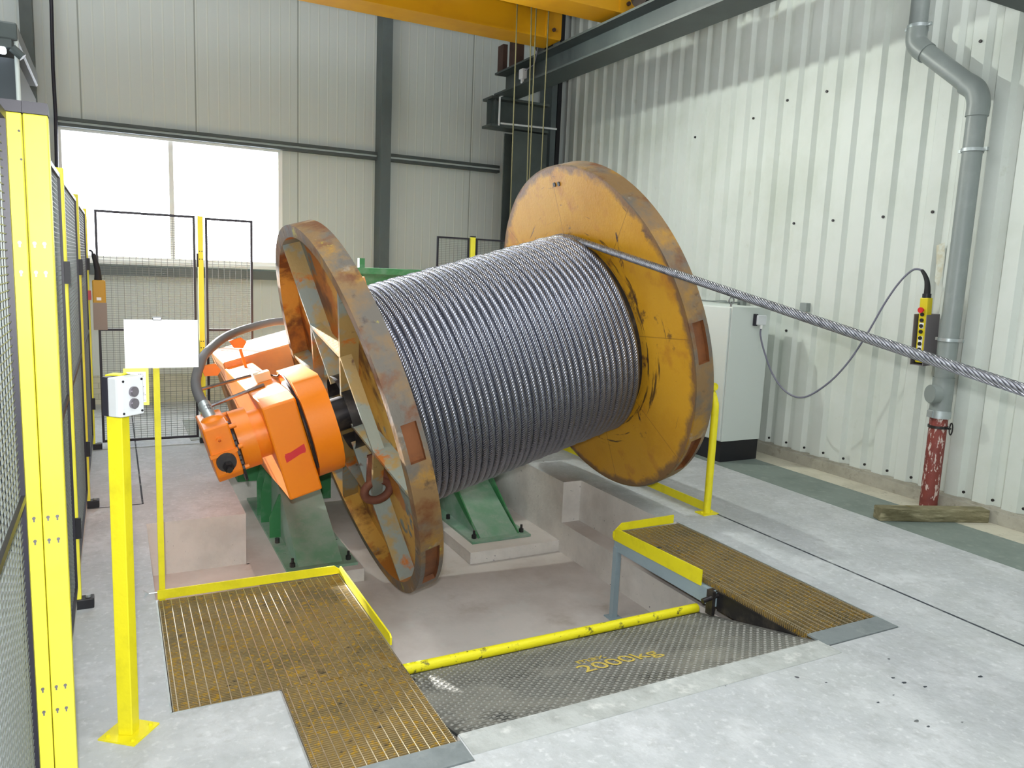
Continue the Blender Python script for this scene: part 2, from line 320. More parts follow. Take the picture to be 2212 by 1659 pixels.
wallx(3.48, 2.21, 4.06, -0.345, 0); wally(4.06, 3.41, 3.48, -0.345, 0); wally(PB, 0.75, 3.24, -0.6, 0)
top(3.24, 3.48, 2.21, 4.06, -0.346, 1)
floor = build('floor', f, [CONC, PITC, PITW], **S)
g = MB(); g.box(3.873, 3.888, YF, 9.8, -.002, .0015); g.box(-4, 1.2, 9.0, 9.012, -.002, .001)
build('floor_joint', g, JOINT, floor)
g = MB(); g.box(0.128, 0.14, 5.69, 9.0, -.002, .0015); g.box(-0.2, 0.14, 5.685, 5.695, -.002, .0015); g.box(-0.01, -0.002, 5.7, 9.0, -.002, .001)
build('duct_cover_joint', g, JOINT, floor)
g = MB(); random.seed(11)
for (xx, yy, q_) in ((2.991, 1.988, .009), (3.001, 1.942, .012), (3.056, 1.882, .010), (3.376, 1.836, .013), (2.753, 1.881, .007), (2.679, 2.08, .006), (3.127, 2.11, .007), (2.778, 1.726, .012), (2.786, 1.682, .008), (2.942, 1.645, .007), (3.026, 3.682, .022), (3.11, 3.589, .016), (2.865, 1.893, .005), (5.1, 4.6, .06)):
    n_ = 14; vs = [(xx + q_ * (1 + .25 * math.sin(3 * t + xx * 9)) * math.cos(t), yy + q_ * .62 * math.sin(t) * (1 + .2 * math.cos(2 * t + yy * 7)), .0016) for t in [2 * PI * i / n_ for i in range(n_)]]
    g.add(vs, [tuple(range(n_))])
build('oil_spots', g, JOINT, floor)
build('painted_walkway', MB().box(4.93, 5.46, YF, 9.0, -.002, .002), STRIP, floor)
build('floor_edge_strip', MB().box(5.46, 5.75, YF, 9.75, -.002, .0022), SANDY, floor)
# raised mortar apron along the near side of the ramp
g = MB(); g.box(1.08, 2.97, 2.24, 2.372, -.002, .003); build('mortar_apron', g, mat('mortar', (176, 180, 178), .7, 0, [((150, 153, 150), 7, .45, .7, 7), ((205, 207, 204), 11, .55, .7, 6)], .5, 30), floor)
tr = build('trim_1', MB().box(5.72, 5.86, YF, 9.8, 0, .095).box(5.76, 5.86, YF, 9.8, .095, .11), KERB, **S)

# ------------------------------------------------------------------ walls
W0, W1, WZ0, WZ1 = -0.50, 1.86, 1.63, 3.045
b = MB(); Y0, Y1 = 9.80, 9.92; ZT = 6.6
b.box(XL, W0, Y0, Y1, .33, ZT).box(W1, 5.9, Y0, Y1, .33, ZT).box(W0, W1, Y0, Y1, .33, WZ0).box(W0, W1, Y0, Y1, WZ1, ZT)
wb = build('wall_back', b, BACKW, **S)
build('plinth', MB().box(XL, 5.9, 9.76, 9.92, 0, .33), BLOCK, wb)
win = build('window_1', MB().box(W0, W0 + .05, 9.78, 9.90, WZ0, WZ1).box(W1 - .05, W1, 9.78, 9.9, WZ0, WZ1).box(W0 + .05, W1 - .05, 9.78, 9.9, WZ0, WZ0 + .05).box(W0 + .05, W1 - .05, 9.78, 9.9, WZ1 - .05, WZ1), WHITE, **S)
build('mullion', MB().box(.60, .65, 9.80, 9.88, WZ0 + .05, WZ1 - .05), WHITE, win)
build('pane', MB().box(W0 + .05, .60, 9.84, 9.845, WZ0 + .05, WZ1 - .05).box(.65, W1 - .05, 9.84, 9.845, WZ0 + .05, WZ1 - .05), GLASS, win)
build('window_sill', MB().box(W0 - .03, W1 + .03, 9.74, 9.80, WZ0 - .035, WZ0), WHITE, win)
# corrugated right wall
c = MB(); pitch = 0.2215; prof = [(0, 0), (.105, 0), (.135, .04), (.1915, .04), (.2215, 0)]   # along -y, depth into wall
ys = []; y = 9.80
y_ref = 5.819
y = y_ref + pitch * 18
pts = []
while y > -3.2:
    for (d_, dx) in prof[:-1]: pts.append((y - d_, 5.775 + dx))
    y -= pitch
pts = [p for p in pts if p[0] < 9.8]
vs = []; fs = []
for (yy, xx) in pts: vs += [(xx, yy, .098), (xx, yy, ZT)]
for i in range(len(pts) - 1): fs.append((2 * i, 2 * i + 1, 2 * i + 3, 2 * i + 2))
c.add(vs, fs)
wr = build('wall_right', c, WALLG, **S)
build('wall_stain', MB().add([(5.7735, 3.915, 2.04), (5.7735, 3.90, 1.90), (5.7735, 3.895, 1.76), (5.7735, 3.86, 1.72), (5.7735, 3.84, 1.80), (5.7735, 3.835, 1.95), (5.7735, 3.85, 2.06)], [(0, 1, 2, 3, 4, 5, 6)]), mat('old_glue_stain', (196, 192, 168), .7, 0, [((208, 212, 200), 14, .45, .6, 6)]), wr)
build('wall_backing', MB().box(5.83, 5.9, YF, 9.9, 0, ZT), KERB, wr)
g = MB()
for yy, z in [(p[0] - .05, z) for p in pts[::4] for z in (.16,)]: g.cyl((5.776, yy, z), (5.766, yy, z), .011, n=10)
for yy, z in ((6.9, 3.25), (6.03, 3.32), (5.14, 3.42), (4.2, 3.62), (3.76, 3.53), (4.93, 2.27), (4.42, 2.28), (3.98, 2.30), (5.38, 2.26), (5.6, 3.42), (5.35, 1.24), (4.15, 1.22)):
    g.cyl((5.776, yy, z), (5.764, yy, z), .012, n=10)
build('wall_screws', g, DARKST, wr)
build('wall_left', MB().box(XL - .1, XL, YF, 9.9, 0, ZT), BACKW, **S)
build('wall_front', MB().box(XL, 5.9, YF - .1, YF, 0, ZT), BACKW, **S)
build('ceiling', MB().box(XL - .1, 5.95, YF - .1, 9.95, ZT, ZT + .1), mat('ceiling_sheet', (88, 92, 90), .7), **S)

# wall rails (structure trim)
def crail(name, z0, z1, x0, x1, c1, c2):
    h = (z1 - z0) * .36
    o = build(name, MB().box(x0, x1, 9.70, 9.80, z1 - h, z1).box(x0, x1, 9.70, 9.80, z0, z0 + h), c1, **S)
    build('rail_web', MB().box(x0, x1, 9.735, 9.80, z0 + h, z1 - h), c2, o); return o
crail('trim_2', 3.025, 3.12, -.50, 4.75, DGREY, CABG)
build('trim_3', MB().box(-3.5, 5.0, 9.68, 9.80, 1.47, 1.575), COLG, **S)

# ------------------------------------------------------------------ steelwork
def ibeam_y(mb, xc, y0, y1, z0, h, wdt, tf=.03, tw=.02):
    mb.box(xc - wdt / 2, xc + wdt / 2, y0, y1, z0, z0 + tf).box(xc - wdt / 2, xc + wdt / 2, y0, y1, z0 + h - tf, z0 + h).box(xc - tw / 2, xc + tw / 2, y0, y1, z0 + tf, z0 + h - tf)
def ibeam_x(mb, yc, x0, x1, z0, h, wdt, tf=.03, tw=.02):
    mb.box(x0, x1, yc - wdt / 2, yc + wdt / 2, z0, z0 + tf).box(x0, x1, yc - wdt / 2, yc + wdt / 2, z0 + h - tf, z0 + h).box(x0, x1, yc - tw / 2, yc + tw / 2, z0 + tf, z0 + h - tf)
col = build('steel_column', MB().box(3.02, 3.15, 9.56, 9.575, 0, ZT - .02).box(3.02, 3.035, 9.575, 9.80, 0, ZT - .02).box(3.135, 3.15, 9.575, 9.80, 0, ZT - .02), COLG)
tag(col, 'grey steel column standing against the panelled back wall between two rails', 'column')
col = thing('steel_column', 'dark steel corner column carrying the crane bracket beside the corrugated wall', 'column', (4.93, 9.3, 0))
g = MB(); ibw = .30
g.box(-.26, .24, -.14, -.115, 0, 3.50).box(-.26, .24, .115, .14, 0, 3.50).box(-.012, .012, -.115, .115, 0, 3.50)
build('shaft', g, DGREY, col)
g = MB(); ibeam_x(g, -.02, -.60, .24, 3.52, .37, .28); g.box(-.60 + .06, -.58 + .06, -.13, .09, 3.55, 3.86); build('console', g, DGREY, col)
g = MB(); g.box(.42, .50, .1, .44, 0, ZT - .02); build('backing_post', g, COLG, col)
g = MB(); g.box(.60, .66, .25, .45, 0, ZT - .02); build('corner_post', g, BLACK, col)
col = thing('steel_column', 'tall grey steel column far left on the back wall above the yellow fence', 'column', (-.70, 9.6, 0))
build('shaft', MB().box(-.055, .055, -.09, .09, 0, ZT - .02), DGREY, col)
cable = build('hanging_cable', MB().tube([(-.49, 9.66, ZT - .02), (-.485, 9.66, 5), (-.48, 9.67, 4.2), (-.49, 9.66, 3.6), (-.485, 9.66, 3.1), (-.5, 9.66, 2.4)], .018, 10), BLK2, smooth=40)
tag(cable, 'thin dark cable running down the back wall left of the window', 'cable')
# crane runway
rw = thing('crane_runway_beam', 'dark steel crane runway beam running along the corrugated wall', 'beam', (4.53, 0, 3.89))
g = MB(); ibeam_y(g, 0, -3.0, 9.15, 0, .27, .34, .022, .02); build('beam', g, DGREY, rw)
g = MB(); g.box(-.03, .03, -3.0, 9.0, .27, .32); build('rail', g, BLACK, rw)
g = MB(); g.box(-.16, -.10, 8.95, 9.1, .27, .58).box(-.10, 0, 8.7, 8.9, .27, .60).box(0, .12, 8.95, 9.1, .27, .62); build('end_stop', g, RUSTB, rw)
br = thing('wall_bracket', 'short dark steel bracket joining the runway beam to the wall above the grey downpipe', 'bracket', (5.2, 3.15, 3.56))
g = MB(); ibeam_x(g, 0, -.5, .57, 0, .32, .30); build('bracket_beam', g, DGREY, br)
# crane girders
def girder(y0, y1, z0, h, x0, x1, label):
    t = thing('crane_girder', label, 'crane girder', (x0, y0, z0))
    L_ = x1 - x0; wd = y1 - y0
    g = MB(); g.box(0, L_, .02, wd - .02, .02, h).box(0, L_, 0, wd, 0, .02).box(0, L_, 0, wd, h, h + .02)
    build('box_girder', g, CRANE, t); g = MB()
    g.box(L_ - .18, L_ - .165, .005, .02, .02, h).box(L_, L_ + .02, .02, wd - .02, .02, h)
    build('end_plate', g, CRANE, t)
    build('bolt', MB().cyl((L_ - .08, .018, .1), (L_ - .08, -.005, .1), .02, n=8), RUSTB, t)
    return t
girder(7.61, 7.97, 4.20, .40, -3.9, 4.40, 'long orange-yellow crane girder nearest the back wall')
girder(6.55, 6.91, 4.22, .40, -3.9, 4.62, 'orange-yellow crane girder nearer the camera, with a chain at its end')
ec = thing('crane_end_carriage', 'dark end carriage joining both yellow crane girders on the runway', 'crane carriage', (4.53, 7.2, 4.21))
build('carriage_beam', MB().box(-.12, .10, -1.1, 1.2, .452, .72), BLACK, ec)
for yy in (-.9, 1.0): build('wheel', MB().cyl((-.04, yy, .17), (.04, yy, .17), .165, n=28), DARKST, ec)
g = MB()
for k in range(9):
    z = -.03 * k; ax = (k % 2) * PI / 2; pts_ = []
    for i in range(12):
        t = 2 * PI * i / 12; a_, c_ = .009 * math.cos(t), .018 * math.sin(t)
        pts_.append((a_ * math.cos(ax), a_ * math.sin(ax), z + c_))
    g.tube(pts_, .003, 6, closed=True)
ch = build('hanging_chain', g, GALV, smooth=50); ch.location = (4.66, 6.52, 4.33); tag(ch, 'short pale chain dangling from the end of the nearer yellow girder', 'chain')
wl = thing('work_lamp', 'small floodlight fixed under the nearer yellow crane girder', 'lamp', (2.7, 6.73, 4.14))
build('lamp_housing', MB().box(-.09, .09, -.09, .09, .02, .07), BLACK, wl, bevel=.01)
build('lamp_glass', MB().box(-.07, .07, -.07, .07, .012, .018), LAMPE, wl)
# hoist ropes and hook block (behind the reel)
for i, (xt, xb, lb) in enumerate(((3.697, 3.716, 'leftmost of the four thin ropes hanging from the crane'), (3.855, 3.905, 'second thin rope from the left hanging from the crane'), (3.919, 3.928, 'third thin rope from the left hanging from the crane'), (4.07, 4.062, 'rightmost of the four thin ropes hanging from the crane'))):
    o = build('hoist_rope', MB().tube([(xt, 7.3, 4.62), (xt + (xb - xt) * .3, 7.3, 4.2), (xb, 7.3, 2.4), (xb, 7.3, 2.02)], .0065, 8), ROPEY, smooth=40)
    tag(o, lb, 'rope', 'thin ropes hanging from the crane')
hb = thing('hook_block', 'crane hook block hidden behind the reel flange', 'hook block', (3.9, 7.3, 1.8))
build('sheave_housing', MB().box(-.2, .2, -.07, .07, 0, .22), CRANE, hb, bevel=.02)
build('hook', MB().tube([(0, 0, 0), (0, 0, -.08), (.05, 0, -.13), (.04, 0, -.2), (-.03, 0, -.22), (-.07, 0, -.17)], .022, 10), DARKST, hb, smooth=50)
# crane hoist trolley (dark) above
tr_ = thing('hoist_trolley', 'dark hoist trolley resting on the two yellow crane girders', 'hoist', (3.9, 7.25, 4.62))
build('trolley_frame', MB().box(-.45, .45, -.62, .62, .02, .12), DARKST, tr_)
build('rope_drum', MB().cyl((-.35, 0, .30), (.35, 0, .30), .17, n=28), DARKST, tr_, smooth=40)
# conduit with limit switch on the console
cd = thing('limit_switch', 'pale conduit with small white switch box on the dark crane console', 'switch', (0, 0, 0))
g = MB(); yc = 9.12
g.tube([(4.43, yc, 3.53), (4.43, yc, 3.88)], .013, 8); g.tube([(4.45, yc, 3.56), (5.28, yc, 3.585)], .013, 8); g.tube([(4.44, yc, 3.89), (4.66, 8.9, 4.0), (4.72, 8.7, 4.0)], .013, 8)
build('conduit', g, LGREY, cd, smooth=50)
build('switch_box', MB().box(4.34, 4.40, 8.35, 8.45, 3.95, 4.06).box(4.35, 4.38, 8.38, 8.42, 3.90, 3.95), LGREY, cd, bevel=.006)
build('switch_lead', MB().tube([(4.345, 8.3, 4.02), (4.345, 8.1, 4.04), (4.345, 8.06, 4.08), (4.345, 8.02, 4.2), (4.345, 8.0, 4.6)], .006, 6), CORD, cd, smooth=50)

# ------------------------------------------------------------------ gratings
def grating(name, rects, label, rod_step=.0385, bar_step=.0125, z=0.0, serr=0, flange_edge=None):
    t = thing(name, label, 'grating', (0, 0, 0)); g = MB()
    for (x0, x1, y0, y1) in rects:
        y = y0
        while y < y1 - .003:
            g.box(x0 - serr, x1, y, y + .0042, z - .028, z); y += bar_step
    build('cross_bars', g, GRATE, t)
    g = MB()
    for (x0, x1, y0, y1) in rects:
        x = x0 + rod_step * .5
        while x < x1: g.box(x - .0017, x + .0017, y0, y1, z - .009, z + .0012); x += rod_step
        g.box(x0, x0 + .004, y0, y1, z - .028, z).box(x1 - .004, x1, y0, y1, z - .028, z)
    build('rods', g, GROD, t)
    g = MB()
    for (x0, x1, y0, y1) in rects: g.box(x0 + .002, x1 - .002, y0 + .002, y1 - .002, z - .031, z - .0285)
    build('debris', g, TRAY, t, kind='stuff')
    return t
gl = grating('floor_grating', [(.15, 1.06, 2.935, 3.995), (.55, 1.06, 2.335, 2.935)], 'large brown L-shaped steel grating with yellow toe plates, nearest the camera')
def toe(name, mb, parent, mat_=None): return build(name, mb, mat_ or SAFEY, parent)
g = MB(); g.prism([(.148, .003), (1.062, .003), (1.062, .03), (1.035, .05), (.148, .05)], 1, 4.0, 4.008); toe('toe_plate', g, gl)
g = MB(); g.prism([(3.11, .003), (4.0, .003), (4.0, .03), (3.985, .05), (3.125, .05), (3.11, .038)], 0, 1.062, 1.07); toe('toe_plate', g, gl)
build('end_plate', MB().box(.55, 1.072, 2.215, 2.333, -.006, .004), PLATE, gl)
build('edge_angle', MB().box(.140, .147, 2.93, 4.0, -.03, .001).box(.14, .548, 2.925, 2.932, -.03, .001).box(.541, .548, 2.33, 2.93, -.03, .001), GALV, gl)
build('support_frame', MB().box(.15, 1.06, 3.96, 4.0, -.09, -.032).box(1.02, 1.06, 2.34, 3.96, -.09, -.032).box(1.02, 1.06, 3.96, 4.0, -.6, -.09).box(.55, .59, 2.34, 2.9, -.09, -.032), GBLUE, gl)
gr = grating('floor_grating', [(2.975, 3.47, 2.44, 4.02)], 'narrow brown steel grating right of the ramp on blue-grey legs', serr=.012)
g = MB(); g.prism([(2.925, -.04), (2.925, .0), (2.99, .055), (3.43, .062), (3.43, .003), (2.99, .003)], 1, 4.03, 4.038); toe('toe_plate', g, gr)
g = MB(); g.prism([(3.17, -.035), (4.035, -.055), (4.05, -.03), (4.045, 0), (4.02, .02), (3.99, .03), (3.17, .058)], 0, 2.93, 2.938); toe('toe_plate', g, gr)
build('end_plate', MB().box(2.965, 3.472, 2.315, 2.438, -.006, .004), PLATE, gr)
g = MB(); g.box(2.935, 2.975, 3.07, 4.03, -.125, -.032).box(2.975, 3.40, 3.99, 4.03, -.12, -.032); build('frame', g, GBLUE, gr)
build('leg', MB().box(2.925, 2.965, 3.985, 4.025, -.59, -.10).box(2.90, 2.99, 3.96, 4.05, -.598, -.59), GBLUE, gr)
build('leg', MB().box(3.36, 3.40, 3.985, 4.025, -.343, -.10), GBLUE, gr)
build('side_channel', MB().box(2.968, 2.974, 2.38, 3.07, -.14, -.022).box(2.955, 2.974, 2.38, 3.07, -.034, -.028), DARKST, gr)
build('rim_angle', MB().box(3.471, 3.479, 2.31, 4.04, -.03, .003), GALV, gr)

# ------------------------------------------------------------------ checker plate ramp
RA = math.atan2(-.216, .84); rp = thing('loading_ramp', 'worn grey checker plate ramp leaf dipping into the pit, with yellow pipe edge', 'ramp', (1.08, 2.375, -.002), (RA, 0, 0))
LEN = .865; WID = 1.885
build('plate', MB().box(0, WID, 0, LEN, -.012, 0), CHECK, rp)
g = MB(); r_ = 0; yy = .014
while yy < LEN - .02:
    xx = .02 + (r_ % 2) * .024
    while xx < WID - .03:
        ring = [(xx + q_ * math.cos(t), yy + q_ * math.sin(t), h_) for q_, h_ in ((.0095, 0), (.0065, .0030), (.0035, .0028), (.0030, .0004)) for t in [i * PI / 4 for i in range(8)]]
        g.add(ring, [(k_ * 8 + i, k_ * 8 + (i + 1) % 8, k_ * 8 + 8 + (i + 1) % 8, k_ * 8 + 8 + i) for k_ in range(3) for i in range(8)])
        a_, c_ = .015, .0022; x2 = xx + .024; y2 = yy + .004
        g.add([(x2 - a_, y2, 0), (x2, y2 - c_, 0), (x2 + a_, y2, 0), (x2, y2 + c_, 0), (x2 - a_ * .7, y2, .0024), (x2 + a_ * .7, y2, .0024)], [(0, 1, 5, 4), (1, 2, 5), (2, 3, 4, 5), (3, 0, 4)])
        xx += .048
    yy += .024; r_ += 1
build('raised_studs', g, CHKUP, rp, kind='stuff')
o = build('edge_pipe', MB().cyl((-.02, LEN - .005, .026), (WID - .01, LEN - .005, .026), .026, n=24), PIPEY, rp, smooth=40)
def text(name, s, size, loc, rot, m, parent, ext=.0006):
    cu = bpy.data.curves.new(name, 'FONT'); cu.body = s; cu.size = size; cu.extrude = ext; cu.align_x = 'CENTER'; cu.align_y = 'CENTER'
    tmp = bpy.data.objects.new('t', cu); sc.collection.objects.link(tmp)
    dg = bpy.context.evaluated_depsgraph_get(); me = bpy.data.meshes.new_from_object(tmp.evaluated_get(dg))
    bpy.data.objects.remove(tmp); o = bpy.data.objects.new(name, me); sc.collection.objects.link(o); me.materials.clear(); me.materials.append(m)
    o.location = loc; o.rotation_euler = rot; o.parent = parent; return o
STEN = mat('stencil_paint_worn', (204, 180, 84), 0.6, 0, [((110, 108, 96), 30, .58, .64, 5)])
text('painted_lettering', '2000kg', .15, (.975, .36, .0036), (0, 0, 0), STEN, rp)
text('painted_lettering', 'max', .095, (.885, .475, .0036), (0, 0, 0), STEN, rp)
lp = build('locking_pin', MB().cyl((.99, 2.99, -.085), (1.13, 2.97, -.115), .014, n=14), DARKST, smooth=40); tag(lp, 'short dark steel pin at the left end of the yellow ramp pipe', 'pin')
lb_ = thing('ramp_bracket', 'black ramp bracket with a round pin beside the narrow grating', 'bracket', (2.955, 3.08, 0))
build('bracket_bar', MB().box(-.03, -.008, -.02, .03, -.17, -.03).box(-.008, .012, .005, .03, -.17, -.03), DARKST, lb_)
build('round_pin', MB().cyl((-.085, .0, -.080), (.02, -.01, -.056), .014, n=16), DARKST, lb_, smooth=40)

# ------------------------------------------------------------------ reel
OR = Vector((1.288, 4.851, .737)); TILT = (0, -.28, 0)
RM = Matrix.Translation(OR) @ Matrix.Rotation(-.28, 4, 'Y')
R = 1.232; RIMT = .14; SR = 1.925
reel = thing('cable_reel', 'huge worn yellow and rusty steel reel, tilted and wound with wire rope', 'cable reel', OR, TILT)
def flange(sdisc, sopen, face_mat, pockets, rib0):
    """sdisc: plane of the disc on the winding side; sopen: plane of the open rim side"""
    g = MB(); n = 144; sg = 1 if sopen > sdisc else -1; ri = R - .075
    def P(s_, r, i): t = 2 * PI * i / n; return (s_, r * math.cos(t), r * math.sin(t))
    bands = [sdisc, sdisc + (sopen - sdisc) * .18, sdisc + (sopen - sdisc) * .80, sopen]
    for i in range(n):
        ang = (i + .5) * 360 / n; pk = any(a <= ang <= b_ for a, b_ in pockets)
        for k in range(3):
            if k == 1 and pk:
                rr = R - .03; s0, s1 = bands[1], bands[2]
                g.add([P(s0, rr, i), P(s1, rr, i), P(s1, rr, i + 1), P(s0, rr, i + 1)], [(0, 1, 2, 3)], 2)
                g.add([P(s0, R, i), P(s0, rr, i), P(s0, rr, i + 1), P(s0, R, i + 1)], [(0, 1, 2, 3)], 2)
                g.add([P(s1, R, i), P(s1, rr, i), P(s1, rr, i + 1), P(s1, R, i + 1)], [(0, 1, 2, 3)], 2)
                if not any(a <= ang - 360 / n <= b_ for a, b_ in pockets): g.add([P(s0, R, i), P(s1, R, i), P(s1, rr, i), P(s0, rr, i)], [(0, 1, 2, 3)], 2)
                if not any(a <= ang + 360 / n <= b_ for a, b_ in pockets): g.add([P(s0, R, i + 1), P(s1, R, i + 1), P(s1, rr, i + 1), P(s0, rr, i + 1)], [(0, 1, 2, 3)], 2)
            else: g.add([P(bands[k], R, i), P(bands[k + 1], R, i), P(bands[k + 1], R, i + 1), P(bands[k], R, i + 1)], [(0, 1, 2, 3)], 0)
        sd2 = sdisc + sg * .02
        g.add([P(sopen, R, i), P(sopen, ri, i), P(sopen, ri, i + 1), P(sopen, R, i + 1)], [(0, 1, 2, 3)], 0)
        g.add([P(sopen, ri, i), P(sd2, ri, i), P(sd2, ri, i + 1), P(sopen, ri, i + 1)], [(0, 1, 2, 3)], 1)
        g.add([P(sd2, ri, i), P(sd2, .1, i), P(sd2, .1, i + 1), P(sd2, ri, i + 1)], [(0, 1, 2, 3)], 1)
        g.add([P(sdisc, R, i), P(sdisc, R - .012, i), P(sdisc, R - .012, i + 1), P(sdisc, R, i + 1)], [(0, 1, 2, 3)], 0)
        g.add([P(sdisc, R - .012, i), P(sdisc, .1, i), P(sdisc, .1, i + 1), P(sdisc, R - .012, i + 1)], [(0, 1, 2, 3)], 3)
    import bmesh
    fl = build('flange', g, [RIMM, INNR, RECESS, face_mat], reel, smooth=30)
    bm = bmesh.new(); bm.from_mesh(fl.data); bmesh.ops.remove_doubles(bm, verts=bm.verts, dist=.0004); bmesh.ops.recalc_face_normals(bm, faces=bm.faces); bm.to_mesh(fl.data); bm.free(); fl.data.shade_smooth(); fl.data.set_sharp_from_angle(angle=math.radians(30))
    lo, hi = sorted((sdisc + sg * .02, sopen - sg * .004))
    for k in range(6):
        t = math.radians(rib0 + 60 * k); d = Vector((0, math.cos(t), math.sin(t))); e = Vector((0, -math.sin(t), math.cos(t)))
        g = MB(); h = .011
        for w_, l0, l1, s0, s1 in ((h, .20, ri + .002, lo, hi),):
            vs = [Vector((s_, 0, 0)) + d * l + e * q for s_ in (s0, s1) for l in (l0, l1) for q in (-w_, w_)]
            g.add(vs, [(0, 1, 3, 2), (4, 6, 7, 5), (0, 4, 5, 1), (2, 3, 7, 6), (0, 2, 6, 4), (1, 5, 7, 3)])
        build('rib', g, RIBM, fl)
    # box stiffeners between the ribs, nearer the hub
    g = MB()
    for k in range(6):
        t0 = math.radians(rib0 + 60 * k); t1 = math.radians(rib0 + 60 * k + 60); rr = .60
        a_ = Vector((0, rr * math.cos(t0), rr * math.sin(t0))); b_ = Vector((0, rr * math.cos(t1), rr * math.sin(t1)))
        dd = (b_ - a_).normalized(); nn = Vector((0, -dd.z, dd.y)) * .012
        vs = [Vector((s_, 0, 0)) + p + q for s_ in (lo, lo + (hi - lo) * .6) for p in (a_, b_) for q in (-nn, nn)]
        g.add(vs, [(0, 1, 3, 2), (4, 6, 7, 5), (0, 4, 5, 1), (2, 3, 7, 6), (0, 2, 6, 4), (1, 5, 7, 3)])
    build('ring_stiffener', g, RIBM, fl)
    g = MB(); g.lathe([(lo, .25), (hi, .25), (hi, .11), (lo, .11)], (0, 0, 0), (1, 0, 0), 48); build('hub', g, DARKST, fl, smooth=40)
    return fl
fl = flange(.14, 0, INNR, [(172, 183), (211, 229), (291, 302)], 73)
# lifting lug inside the left flange
g = MB(); lc = Vector((.03, -.30, -.475))
g.tube([(lc.x + .085 * math.cos(2 * PI * i / 40), lc.y, lc.z + .062 * math.sin(2 * PI * i / 40)) for i in range(40)], .027, 12, closed=True)
g.prism([(lc.x - .075, lc.z + .0), (lc.x - .02, lc.z + .055), (lc.x + .02, lc.z + .055), (lc.x + .10, lc.z + .0), (lc.x + .05, lc.z + .24), (lc.x + .0, lc.z + .24)], 1, lc.y - .012, lc.y + .012)
build('lifting_lug', g, LUGM, fl, smooth=50)
fr = flange(SR, SR + RIMT, FACE, [(172, 184), (212, 229), (291, 302)], 73)
for (bb, uu) in ((.03, 1.10), (-.03, 1.10)): build('bolt_head', MB().cyl((SR + .002, bb, uu), (SR - .008, bb, uu), .016, n=12), DARKST, fr, smooth=40)

g = MB(); g.cyl((.14, 0, 0), (SR, 0, 0), .69, n=72, caps=False); build('barrel', g, DARKST, reel, smooth=40)
build('clip', MB().box(.16, .24, .70, .76, .36, .44), ORANGE, reel, bevel=.01)

# wire rope: wound coils + free run
rope = thing('wire_rope', 'thick stranded steel wire rope wound on the yellow reel and pulled off to the right', 'wire rope', OR, TILT)
rr = .0232; RC = .732; s0, s1 = .166, 1.885; N_ = 37; seg = 132; nk = 12
tot = N_ * seg; tend = .185; tot2 = tot + 4; g = MB(); uv = []
L_ = 0; rings = []
for i in range(tot2 + 1):
    t = -2 * PI * N_ + (2 * PI * N_ + tend) * i / tot2
    turns = (t + 2 * PI * N_) / (2 * PI); fr_ = turns % 1.0
    # parallel winding: most of a turn sits still, then crosses over on the far side
    k = int(turns); cross = 0 if fr_ < .38 else (1 if fr_ > .62 else (fr_ - .38) / .24)
    s_ = s0 + (k + cross) * (s1 - s0) / N_
    wob = .0022 * math.sin(k * 2.3 + 1) + .0012 * math.sin(t * 3 + k)
    ce = Vector((s_, -(RC + wob) * math.sin(t), (RC + wob) * math.cos(t))); rad = Vector((0, -math.sin(t), math.cos(t)))
    for q in range(nk):
        th = 2 * PI * q / nk; g.v.append(tuple(ce + rr * (rad * math.cos(th) + Vector((1, 0, 0)) * math.sin(th))))
    rings.append((i * (2 * PI * RC / seg)))
for i in range(tot2):
    for q in range(nk):
        q2 = (q + 1) % nk
        g.f.append((i * nk + q, i * nk + q2, (i + 1) * nk + q2, (i + 1) * nk + q)); g.mi.append(0)
g.f.append(tuple(range(nk))); g.mi.append(0)
g.uv = [((rings[i], q / nk), (rings[i], (q + 1) / nk), (rings[i + 1], (q + 1) / nk), (rings[i + 1], q / nk)) for i in range(tot2) for q in range(nk)] + [((0, 0),) * nk]
me = bpy.data.meshes.new('wound_coils'); me.from_pydata(g.v, [], g.f); me.update(); me.materials.append(ROPE)
ul = me.uv_layers.new(name='UVMap'); flat = [c_ for fc in g.uv for p in fc for c_ in p]; ul.data.foreach_set('uv', flat); me.shade_smooth()
o = bpy.data.objects.new('wound_coils', me); sc.collection.objects.link(o); o.parent = rope
# free run with real twisted strands (in world coordinates, converted to the rope's frame)
inv = RM.inverted()
st = RM @ Vector((s1, -RC * math.sin(tend), RC * math.cos(tend))); en = Vector((2.843, 1.537, 1.372)); dd = (en - st); en2 = st + dd * 1.75
g = MB(); nst = 10; npts = 520
axis = []; Lt = (en2 - st).length
for i in range(npts + 1):
    q = i / npts; p = st.lerp(en2, q); p.z -= .012 * 4 * q * (1 - q); axis.append(p)
core_r = rr - .0057
d0 = (en2 - st).normalized(); uu = d0.orthogonal().normalized(); vv = d0.cross(uu)
for sI in range(nst):
    pts_ = []
    for i in range(npts + 1):
        th = 2 * PI * (sI / nst + i / npts * Lt / .23)
        pts_.append(inv @ (axis[i] + core_r * (uu * math.cos(th) + vv * math.sin(th))))
    g.tube(pts_, .0057, 7)
g.tube([inv @ p for p in axis[::6]], .0125, 8)
build('free_run', g, STRAND, rope, smooth=60)

